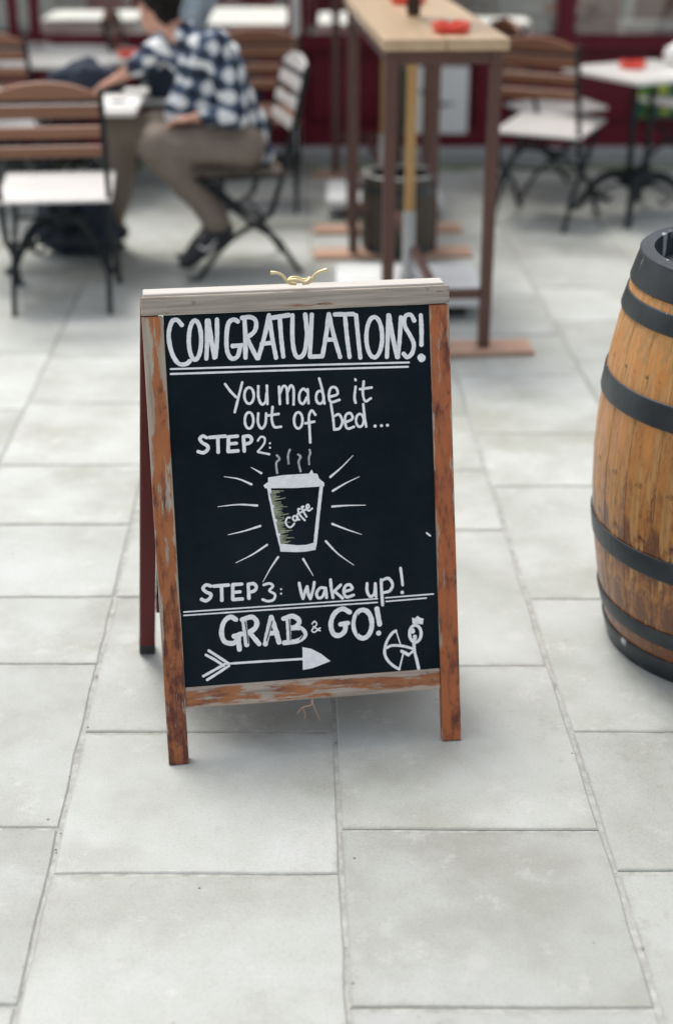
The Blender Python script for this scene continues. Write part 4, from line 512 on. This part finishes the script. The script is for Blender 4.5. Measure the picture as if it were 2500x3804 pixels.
# ---------------------------------------------------------------- the cask
def cask_mat():
    m = flaked('cask_oak', (.47, .245, .085), (.41, .172, .042), (.16, .058, .020), .66, 0, lo=.22, seed=3, vlo=.50)  # staves darken downward: partly wood colour, partly shade below the bulge painted in
    n = m.node_tree.nodes; L = m.node_tree.links; b = n['Principled BSDF']; src = b.inputs['Base Color'].links[0].from_socket
    oi = n.new('ShaderNodeObjectInfo'); h = n.new('ShaderNodeHueSaturation'); mr = n.new('ShaderNodeMapRange'); mr.inputs[3].default_value = .88; mr.inputs[4].default_value = 1.12
    L.new(oi.outputs['Random'], mr.inputs[0]); L.new(mr.outputs[0], h.inputs['Value']); L.new(src, h.inputs['Color']); L.new(h.outputs[0], b.inputs['Base Color']); b.inputs['Coat Weight'].default_value = .2
    return m
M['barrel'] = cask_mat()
M['hoop'] = mat('hoop_steel', (.022, .028, .034), .42, (.06, .068, .075), 9, .5, .3, 50, metal=.5)
def hoopmat():
    m = M['hoop']; n = m.node_tree.nodes; L = m.node_tree.links; b = n['Principled BSDF']; src = b.inputs['Base Color'].links[0].from_socket
    g = n.new('ShaderNodeTexCoord'); mp = n.new('ShaderNodeMapping'); mp.inputs['Scale'].default_value = (1, 1, .35); L.new(g.outputs['Object'], mp.inputs[0])
    no = n.new('ShaderNodeTexNoise'); no.inputs['Scale'].default_value = 22; no.inputs['Detail'].default_value = 4; L.new(mp.outputs[0], no.inputs['Vector'])
    cr = n.new('ShaderNodeValToRGB'); cr.color_ramp.elements[0].position = .645; cr.color_ramp.elements[1].position = .68; L.new(no.outputs[0], cr.inputs[0])
    x = n.new('ShaderNodeMix'); x.data_type = 'RGBA'; L.new(cr.outputs[0], x.inputs[0]); L.new(src, x.inputs[6]); x.inputs[7].default_value = (.5, .53, .56, 1); L.new(x.outputs[2], b.inputs['Base Color'])
hoopmat()
def cask(loc, H, rh, rb, hoops, m, label, cat, open_top=True, nst=26, name='wine_cask', full=True):
    r_ = empty(name, loc, label=label, cat=cat)
    def rad(z):
        f = (z/H-.5)*2; return rb-(rb-rh)*abs(f)**1.9
    for k in range(nst):
        wv = 2*math.pi/nst*R.uniform(.99, 1.0); bm = bmesh.new(); zs = [H*i/12 for i in range(13)]; rings = []
        for z in zs:
            ro = rad(z); ri = ro-.024
            rings.append([bm.verts.new((rr*math.sin(a), -rr*math.cos(a), z)) for rr, a in ((ro-.0007, -wv/2+.0005), (ro, -wv/2*.95), (ro+.0004, 0), (ro, wv/2*.95), (ro-.0007, wv/2-.0005), (ri, wv/2-.0008), (ri, -wv/2+.0008))])
        for a, b in zip(rings, rings[1:]):
            for j in range(7): bm.faces.new((a[j], a[(j+1)%7], b[(j+1)%7], b[j]))
        bm.faces.new(rings[0][::-1]); bm.faces.new(rings[-1])
        obj('stave', bm, m, r_, rot=(0, 0, 2*math.pi*k/nst))
    obj('head', lt([(0, H-.05), (rad(H-.05)-.024, H-.05), (rad(H-.05)-.024, H-.07), (0, H-.07)], 48, cap=False), M['poly'] if open_top else m, r_)
    if open_top: obj('rim_band', lt([(rad(H)+.0048, H-.012), (rad(H)+.0048, H+.001), (rad(H)+.002, H+.0035), (rad(H)-.026, H+.0035), (rad(H)-.027, H-.049)], 96, cap=False), M['hoop'], r_, smooth=False)
    for z0, z1 in hoops:
        pr = [(rad(z0)+.0005, z0), (rad(z0)+.0035, z0), (rad(z0)+.0042, z0+.004), (rad(z1)+.0042, z1-.004), (rad(z1)+.0035, z1), (rad(z1)+.0005, z1)]
        o = obj('hoop', lt(pr, 96, cap=False), M['hoop'], r_, smooth=True)
        b2 = bmesh.new(); a = -1.9+z0
        bmesh.ops.create_uvsphere(b2, u_segments=10, v_segments=6, radius=.006, matrix=Matrix.Translation((math.cos(a)*(rad((z0+z1)/2)+.004), math.sin(a)*(rad((z0+z1)/2)+.004), (z0+z1)/2)))
        obj('rivet', b2, M['hoop'], o)
    return r_
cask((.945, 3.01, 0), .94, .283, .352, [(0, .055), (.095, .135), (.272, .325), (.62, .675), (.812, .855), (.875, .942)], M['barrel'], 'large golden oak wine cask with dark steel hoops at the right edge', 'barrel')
pl = cask((.295, 6.66, 0), .37, .168, .180, [(.03, .06), (.30, .33)], M['oldoak_seatshade'], 'small dark wooden tub under the narrow bar table', 'tub', nst=16, name='wooden_tub')
obj('rim', lt([(.150, .362), (.150, .376), (.176, .376), (.176, .372), (.170, .371), (.170, .362)], 40, cap=False), M['steelgrey'], pl, smooth=True)
# ---------------------------------------------------------------- narrow bar tables
def bar_table(loc, rz, L_, label, group='narrow bar tables with oak tops'):
    r_ = empty('bar_table', loc, rz, label=label, cat='bar table', group=group)
    W2 = .205; t = .025
    for i, (a, b) in enumerate(((-.218, -.0025), (.0025, .218))): obj('top_plank', bx(a, b, -.07, L_+.07, 1.106, 1.146, bevel=.004), M['tabletop'], r_)
    for sx in (-1, 1):
        for y in (0, L_): obj('leg', bx(sx*.184-.021, sx*.184+.021, y-.02, y+.02, .022, 1.106, bevel=.002), M['legbrown'], r_)
        obj('skirt', bx(sx*.184-.016, sx*.184+.016, .021, L_-.021, 1.055, 1.105), M['legbrown'], r_)
    for y in (0, L_):
        obj('skirt', bx(-.162, .162, y-.015, y+.015, 1.055, 1.105), M['legbrown'], r_)
        obj('cross_rail', bx(-.162, .162, y-.015, y+.015, .212, .246, bevel=.002), M['legbrown'], r_)
        obj('foot_plate', bx(-.37, .37, y-.065, y+.085, 0, .021, bevel=.003), M['plate'], r_)
    obj('stretcher', bx(-.016, .016, .016, L_-.016, .214, .244), M['legbrown'], r_)
    return r_
bar_table((.372, 5.15, 0), math.radians(4.4), 1.44, 'front narrow bar table with oak top and brown steel legs behind the sandwich board')
bar_table((.255, 7.06, 0), math.radians(3.2), 1.36, 'rear narrow bar table partly hidden behind the front one')
def ashtray(x, y, z, label, m, group=None, r=.068, kind_='ashtray'):
    bm = bmesh.new(); pr = [(0, 0), (r*.9, 0), (r, .012), (r*1.02, .034), (r*.86, .036), (r*.76, .012), (0, .010)]
    rings = lathe(bm, pr, 16)
    for v in rings[3]+rings[4]:
        a = math.atan2(v.co.y, v.co.x)
        if abs(math.cos(2*a)) > .93: v.co.z -= .010
    bmesh.ops.remove_doubles(bm, verts=bm.verts[:], dist=1e-5)
    return obj('ashtray', bm, m, loc=(x, y, z), smooth=False, label=label, cat='ashtray', group=group)
ashtray(.405, 5.27, 1.147, 'red ashtray on the near end of the front bar table', M['red'], 'red ashtrays')
ashtray(.30, 6.32, 1.147, 'red ashtray at the far end of the front bar table', M['red'], 'red ashtrays', r=.075)
# ---------------------------------------------------------------- parasols
def parasol(loc, label, base=True, pole='polewood', can='canopybrown', cz=1.42, r=.021, group=None):
    r_ = empty('parasol', loc, label=label, cat='parasol', group=group)
    if base:
        obj('base_frame', bx(-.23, .23, -.2, .2, 0, .055, bevel=.004), M['poly'], r_)
        for sx in (-1, 1):
            for sy in (-1, 1): obj('base_weight', bx(min(sx*.005, sx*.30), max(sx*.005, sx*.30), min(sy*.005, sy*.255), max(sy*.005, sy*.255), .056, .100, bevel=.006), M['concrete'], r_)
        obj('sleeve', lt([(.036, .10), (.034, .125), (.026, .13), (.026, .385), (.0215, .39)], 20), M['steelgrey'], r_, smooth=True)
    else: obj('base_frame', lt([(.12, 0), (.12, .02), (.03, .03), (.028, .12)], 24), M['steelgrey'], r_)
    obj('pole', lt([(r, .02), (r, 2.7)], 20), M[pole], r_, smooth=True)
    if base: obj('crank_sleeve', lt([(.024, 1.152), (.027, 1.156), (.027, 1.215), (.034, 1.22), (.034, 1.245), (.027, 1.25), (.027, 1.43)], 20), M[can], r_, smooth=False)
    bm = bmesh.new(); n_ = 48; pr = [(.030, cz-.02), (.05, cz), (.07, cz+.15), (.10, cz+.5), (.09, cz+.9), (.05, cz+1.25), (.01, cz+1.4)]; rings = lathe(bm, pr, n_)
    for j, rg in enumerate(rings):
        for k, v in enumerate(rg):
            s = 1+.28*math.cos(k*2*math.pi/6); v.co.x *= s; v.co.y *= s
    obj('folded_canopy', bm, M[can], r_, smooth=True)
    return r_
parasol((.298, 5.815, 0), 'folded brown parasol whose wooden pole passes through the front bar table')
pp = parasol((.25, 7.56, 0), 'folded brown parasol farther back, its white slab base left of the bar table legs')
pw = parasol((-.228, 8.42, 0), 'slim white parasol pole standing in front of the window post', base=False, pole='whitepaint', can='canopywhite', cz=1.35, r=.025)
pq = parasol((-2.03, 7.9, 0), 'folded white parasol at the left edge in front of the cafe', base=False, pole='whitepaint', can='canopywhite', cz=.93, r=.022)
for p_ in (pq,):
    for c_ in p_.children:
        if c_.name.startswith('folded_canopy'): c_.scale = (1.9, 1.9, 1)
# ---------------------------------------------------------------- folding chairs
PA = [(-.30, .90), (-.255, .72), (-.19, .47), (-.135, .30), (-.10, .262), (.04, .185), (.13, .10), (.19, .02), (.215, 0)]
PB = [(.175, .435), (.06, .33), (-.05, .235), (-.15, .165), (-.205, .09), (-.25, .02), (-.275, 0)]
def chair(loc, rz, seat_m, back_m, label, seat_z=0):
    r_ = empty('folding_chair', loc, rz, label=label, cat='chair', group='folding slatted cafe chairs')
    hw = .215
    for s in (-1, 1):
        obj('back_frame', tb([(s*hw, y, z) for y, z in PA], .0128, 6, k=4), M['iron'], r_)
        obj('leg', tb([(s*(hw-.022), y, z) for y, z in PB], .0125, 6, k=4), M['iron'], r_)
        obj('foot_pad', bx(s*hw-.014, s*hw+.014, .195, .245, 0, .012, bevel=.003), M['iron'], r_)
        obj('seat_rail', bx(s*(hw-.05)-.008, s*(hw-.05)+.008, -.19, .19, .426, .440), M['iron'], r_)
    def backpt(z):
        for (y0, z0), (y1, z1) in zip(PA, PA[1:]):
            if z1 <= z <= z0: return y0+(y1-y0)*(z-z0)/(z1-z0)
    tl = math.atan2(.11, .43)
    for i in range(5):
        y = -.205+i*.084; z = .444+.006*i
        obj('seat_slat', bx(-.228, .228, 0, .079, 0, .016, bevel=.003), seat_m, r_, loc=(0, y, z), rot=(.07, 0, 0))
    for z, h in ((.815, .052), (.733, .046), (.655, .046)):
        obj('back_slat', bx(-hw+.008, hw-.008, -.008, .008, -h/2, h/2, bevel=.003), back_m, r_, loc=(0, backpt(z)+.004, z), rot=(tl, 0, 0))
    obj('crossbar', bx(-hw, hw, -.006, .006, -.010, .010), M['iron'], r_, loc=(0, backpt(.857), .857), rot=(tl, 0, 0))
    out = [(-hw, 0)]+[(x/10*hw, .062*(1-(x/10)**2)**.8+.004) for x in range(-10, 11)]+[(hw, 0)]
    obj('crest_rail', prism(out, -.009, .009), back_m, r_, loc=(0, backpt(.866)-.001, .866), rot=(tl, 0, 0))
    obj('stretcher', tb([(-hw, -.10, .262), (hw, -.10, .262)], .007, 6, k=2), M['iron'], r_)
    obj('stretcher', tb([(-hw+.02, .06, .33), (hw-.02, .06, .33)], .007, 6, k=2), M['iron'], r_)
    return r_
chair((-1.15, 5.90, 0), math.radians(6), M['slatglare'], M['slatbrown'], 'empty folding chair at front left with its brown slatted back to the camera')
chair((-.465, 6.41, 0), math.radians(104), M['oldoak_seatshade'], M['slatglare'], 'folding chair with pale back slats on which the man in the plaid shirt sits')  # dark seat colour stands in for shade on the seat's underside
chair((1.08, 7.36, 0), math.radians(-27), M['slatglare'], M['slatbrown'], 'empty folding chair with bright seat right of the front bar table')
chair((1.19, 7.98, 0), math.radians(-75), M['slatglare'], M['slatbrown'], 'empty folding chair standing behind the bright seated chair near the maroon panel')
chair((-1.72, 7.60, 0), math.radians(-4), M['slatglare'], M['slatbrown'], 'folding chair at far left in front of the round white table')
chair((-.42, 7.72, 0), math.radians(4), M['slatbrown'], M['slatbrown'], 'brown folding chair half hidden behind the seated man')
chair((1.95, 8.05, 0), math.radians(120), M['slatglare'], M['slatglare'], 'folding chair at the right edge behind the square table')
chair((-.965, 8.34, 0), math.radians(-92), M['slatglare'], M['slatbrown'], 'folding chair carrying the person in the pale blue shirt')
# ---------------------------------------------------------------- iron pedestal tables
def ped_table(loc, rz, shape, a, b, label, group='pale topped iron pedestal tables'):
    r_ = empty('pedestal_table', loc, rz, label=label, cat='table', group=group)
    if shape == 'round': obj('tabletop', lt([(0, .705), (a-.004, .705), (a, .709), (a, .726), (a-.004, .73), (0, .73)], 56, cap=False), M['cream'], r_)
    else: obj('tabletop', bx(-a, a, -b, b, .705, .73, bevel=.006), M['cream'], r_)
    obj('top_plate', bx(-.15, .15, -.15, .15, .690, .7045), M['iron'], r_)
    for s in (-1, 1):
        obj('column', lt([(.026, .22), (.017, .26), (.015, .45), (.020, .47), (.015, .49), (.015, .64), (.026, .69)], 16), M['iron'], r_, loc=(s*.055, 0, 0), smooth=True)
    obj('hub', lt([(.03, .13), (.085, .15), (.095, .19), (.075, .225), (.03, .235)], 24), M['iron'], r_, smooth=True)
    for k in range(4):
        q = math.pi/4+k*math.pi/2
        f = lambda d, z: (math.cos(q)*d, math.sin(q)*d, z)
        ft = obj('foot', tb([f(.05, .19), f(.13, .20), f(.21, .15), f(.27, .06), f(.30, .018), f(.33, .014)], [.03, .026, .022, .018, .018, .016], 8), M['iron'], r_, smooth=True)
        obj('scroll', tb([f(.08, .15), f(.14, .13), f(.18, .09), f(.15, .06), f(.12, .085)], .009, 6), M['iron'], ft, smooth=True)
        obj('foot_pad', lt([(.02, 0), (.022, .012), (.01, .02)], 12), M['iron'], ft, loc=f(.325, 0))
    return r_
ped_table((-1.25, 6.50, 0), math.radians(2), 'sq', .39, .33, 'pale table beside the seated man, behind the front left chair')
ped_table((1.56, 7.45, 0), math.radians(29), 'sq', .30, .30, 'square pale table with a red ashtray at the right edge')
ped_table((-1.47, 8.06, 0), 0, 'round', .43, 0, 'round white table at far left behind the other tables')
ped_table((-2.0, 8.45, 0), 0, 'sq', .36, .14, 'small pale table at the far left below the cafe window')
ashtray(1.50, 7.50, .731, 'red ashtray on the square table at the right edge', M['red'], 'red ashtrays')
ashtray(-1.10, 7.93, .731, 'red ashtray on the round white table beyond the man\'s arm', M['red'], 'red ashtrays')
cd = empty('paper_menu', (-.955, 6.42, .731), math.radians(8), label='white paper sheet with a dark blue print on the table beside the man', cat='menu')
obj('sheet', bx(-.09, .09, -.13, .13, 0, .002), M['whitepaint'], cd); obj('print', bx(-.035, .03, -.035, .03, .0021, .004), M['navy'], cd, rot=(0,0,.5)); 
bl = obj('sugar_bowl', lt([(.03, 0), (.055, .02), (.062, .05), (.05, .085), (.02, .10), (.008, .115), (0, .118)], 28), M['whitepaint'], loc=(1.74, 7.62, .731), smooth=True, label='white sugar bowl at the right end of the square table', cat='bowl')
# jacket lying on the far edge of the table
blob('jacket', [((-1.29,6.76,.77),.045,(-1.15,6.75,.80),.06), ((-1.15,6.75,.80),.06,(-1.05,6.74,.79),.05), ((-1.2,6.78,.82),.04,(-1.12,6.77,.845),.035), ((-1.30,6.74,.755),.03,(-1.0,6.72,.755),.03)], M['navy'], None, (0,0,0), voxel=.01, rip=(.02, 14), label='dark navy jacket heaped on the far edge of the man\'s table', cat='jacket')
blob('backpack', [((-1.30,6.62,.12),.11,(-1.12,6.60,.12),.115), ((-1.28,6.62,.20),.10,(-1.14,6.60,.20),.10), ((-1.25,6.52,.12),.05,(-1.15,6.52,.12),.05), ((-1.28,6.6,.05),.05,(-1.12,6.6,.05),.05)], M['navy'], None, (0,0,0), voxel=.012, rip=(.015, 16), label='black bag on the paving under the table behind the front left chair', cat='bag')
# ---------------------------------------------------------------- people
def hand(wrist, dirv, nrm, curl, sc_=1.0, side=1):
    """palm and five fingers; dirv points along the fingers, nrm out of the back of the hand"""
    W = Vector(wrist); d = Vector(dirv).normalized(); n_ = Vector(nrm); n_ = (n_-n_.dot(d)*d).normalized(); s = d.cross(n_)*side; caps = []
    pc_ = W+d*.035; caps += [(W-d*.02, .023, W+d*.02, .024), (W+d*.015+s*.018, .016, W+d*.085+s*.028, .0145), (W+d*.015-s*.012, .016, W+d*.082-s*.026, .0135), (W+d*.02, .017, W+d*.085, .0145)]
    for i, (o, l) in enumerate(((.030, .072), (.011, .082), (-.010, .076), (-.029, .060))):
        p = W+d*(.088-abs(i-1.3)*.004)+s*o; a = 0; r = .0092
        for j, f in enumerate((.45, .32, .23)):
            a += curl*(.6 if j == 0 else 1); q = p+(d*math.cos(a)-n_*math.sin(a))*l*f; caps.append((p, r, q, r*.92)); p = q; r *= .92
    p = W+d*.025+s*.026; q = p+(d*.7+s*.75).normalized()*.038; caps.append((p, .013, q, .0105)); caps.append((q, .0105, q+(d*.95+s*.25).normalized()*.032, .009))
    return caps
def person(label, J, mats, group=None, cat='person'):
    base = (J['pelvis'][0], J['pelvis'][1], 0)
    r_ = empty('person', base, label=label, cat='person'); V = {k: Vector(v) for k, v in J.items() if k != 'stripe'}
    hd, fw = V['head'], V['face'].normalized(); sd_ = fw.cross(Vector((0,0,1))); up = Vector((0,0,1))
    body = [(V['pelvis'], .115, V['waist'], .105), (V['waist'], .105, V['chest'], .12), (V['chest'], .12, V['neck0'], .065), (V['neck0'], .057, V['neck1'], .052),
            (V['ls'], .05, V['rs'], .05), (V['chest'], .09, V['ls'], .055), (V['chest'], .09, V['rs'], .055),
            (V['ls'], .048, V['le'], .038), (V['le'], .038, V['lw'], .025), (V['rs'], .048, V['re'], .038), (V['re'], .038, V['rw'], .025),
            (V['lh'], .085, V['lk'], .055), (V['lk'], .053, V['la'], .035), (V['rh'], .085, V['rk'], .055), (V['rk'], .053, V['ra'], .035),
            (hd+up*.025-fw*.015, .088, hd+up*.03+fw*.02, .080), (hd-up*.03+fw*.03, .066, hd-up*.065+fw*.055, .038), (V['neck1'], .052, hd-up*.03-fw*.02, .06),
            (hd+fw*.093-up*.0, .011, hd+fw*.108-up*.025, .015), (hd+fw*.085+up*.03-sd_*.03, .012, hd+fw*.085+up*.03+sd_*.03, .012), (hd+fw*.078-up*.058-sd_*.014, .010, hd+fw*.078-up*.058+sd_*.014, .010)]
    for s in (-1, 1):
        e = hd+sd_*s*.083-fw*.008; body.append((e+up*.015, .017, e-up*.018, .012, (1,1,1)))
    body += hand(V['lw'], V['lf'], V['ln'], .35, side=-1)+hand(V['rw'], V['rf'], V['rn'], .25, side=1)
    blob('body', body, mats['skin'], r_, base, voxel=.0075, smooth=3)
    for s in (-1, 1):
        bm = bmesh.new(); bmesh.ops.create_uvsphere(bm, u_segments=12, v_segments=8, radius=.011, matrix=Matrix.Translation(hd+fw*.088+sd_*s*.032+up*.012-Vector(base))); obj('eye', bm, M['whitepaint'], r_, smooth=True)
    hair = [(hd+up*.05-fw*.03, .098, hd+up*.065+fw*.025, .085), (hd-up*.01-fw*.06, .066, hd+up*.03-fw*.05, .08), (hd+up*.09+fw*.03, .055, hd+up*.08+fw*.075, .035), (hd-up*.045-fw*.062, .045, hd-fw*.06, .06)]
    blob('hair', hair, M['hair'], r_, base, voxel=.009, smooth=2, rip=(.010, 45))
    lc, rc = V['lcuff'], V['rcuff']
    sh = [(V['pelvis']+up*.02, .150, V['waist'], .145), (V['waist'], .145, V['chest'], .150), (V['chest'], .150, V['neck0']-(V['neck0']-V['chest'])*.25, .085),
          (V['ls'], .072, V['rs'], .072), (V['chest'], .13, V['ls'], .080), (V['chest'], .13, V['rs'], .080), (V['chest']-fw*.05, .13, V['waist']-fw*.05, .13), (V['ls'], .070, V['le'], .058), (V['rs'], .070, V['re'], .056)]
    sh.append((V['le'], .058, lc, .044)); sh.append((V['re'], .056, rc, .050))
    sh += [(V['belly'], .122, V['chest'], .12), (V['belly'], .10, V['pelvis'], .13)]
    if 'tail' in V: sh.append((V['pelvis']-fw*.03, .12, V['tail'], .07))
    blob('shirt', sh, mats['shirt'], r_, base, voxel=.0095, smooth=5, rip=(.016, 13))
    cl = [(V['neck0']-fw*.03+up*.004, .063, V['neck0']+fw*.012-up*.012, .058)]
    blob('collar', cl, mats['shirt'], r_, base, voxel=.008, smooth=2)
    tr_ = [(V['pelvis'], .14, V['lh'], .120), (V['pelvis'], .14, V['rh'], .120), (V['lh'], .126, V['lk'], .099), (V['rh'], .120, V['rk'], .090), (V['lk'], .095, (V['lk']+V['la'])/2, .076), ((V['lk']+V['la'])/2, .076, V['la'], .058), (V['rk'], .086, V['ra'], .056)]
    blob('trousers', tr_, mats['trousers'], r_, base, voxel=.0095, smooth=5, rip=(.012, 12))
    for a, t_ in (('la', 'lt'), ('ra', 'rt')):
        A, T = V[a], V[t_]; d = (T-A); dh = Vector((d.x, d.y, 0)).normalized()
        heel = A-up*.045-dh*.035
        so_ = blob('shoe', [(heel, .042, heel+(T-heel)*.5, .044), (heel+(T-heel)*.5, .044, T, .036), (A-up*.02, .045, heel+(T-heel)*.35+up*.01, .045), (T+sd_*.012, .032, T-sd_*.012, .032)], M['shoe'], r_, base, voxel=.008, smooth=3)
        if J.get('stripe'):
            q = heel+(T-heel)*.45-sd_*0; n_ = Vector((0, -1, 0))
            obj('side_stripe', tb([q+n_*.043+up*.035+dh*-.05-Vector(base), q+n_*.0445-up*.012-Vector(base), q+n_*.043+up*.01+dh*.045-Vector(base)], [.003,.008,.003], 6, flat=.5, up=(0,0,1)), M['whitepaint'], so_, smooth=True)
    return r_
J = dict(pelvis=(-.44,6.42,.57), waist=(-.50,6.42,.68), chest=(-.555,6.43,.87), neck0=(-.66,6.46,.995), neck1=(-.715,6.475,1.045), head=(-.770,6.50,1.112), face=(-.62,.76,-.22),
 ls=(-.515,6.26,.975), le=(-.42,6.19,.71), lw=(-.585,6.235,.695), lf=(-.95,.15,-.12), ln=(0,0,1), lcuff=(-.545,6.225,.697),
 rs=(-.72,6.61,.95), re=(-.875,6.69,.865), rw=(-.985,6.70,.795), rf=(-.85,-.1,-.35), rn=(0,0,1), rcuff=(-.915,6.69,.84),
 lh=(-.43,6.33,.545), lk=(-.765,6.27,.567), la=(-.53,6.29,.235), lt=(-.668,6.245,.062), rh=(-.45,6.51,.545), rk=(-.965,6.62,.575), ra=(-1.06,6.70,.13), rt=(-1.23,6.70,.038), tail=(-.345,6.40,.50), belly=(-.63,6.39,.70), stripe=True)
person('man in navy and white plaid shirt and taupe trousers sitting on a folding chair', J, dict(skin=M['skin'], shirt=M['shirt'], trousers=M['trouser']))
DIRS = ('face', 'lf', 'ln', 'rf', 'rn')
def mirror(J, cx, dy, dz):   # a sitter facing the other way
    out = {}
    for k, v in J.items():
        if k == 'stripe': continue
        k2 = {'l': 'r', 'r': 'l'}[k[0]]+k[1:] if (k[0] in 'lr') else k
        out[k2] = (-v[0], v[1], v[2]) if k in DIRS else (cx-(v[0]+.44), v[1]+dy, v[2]+dz)
    return out
J3 = dict(J, re=(-.62,6.63,.73), rw=(-.76,6.58,.695), rcuff=(-.70,6.60,.70), belly=(-.56,6.40,.70))
p2_ = person('person in a pale blue checked shirt sitting behind the man in plaid', mirror(J3, -.965, 1.92, 0), dict(skin=M['skin'], shirt=M['shirt2'], trousers=M['navy'])); p2_.scale = (.84, .84, 1.04)
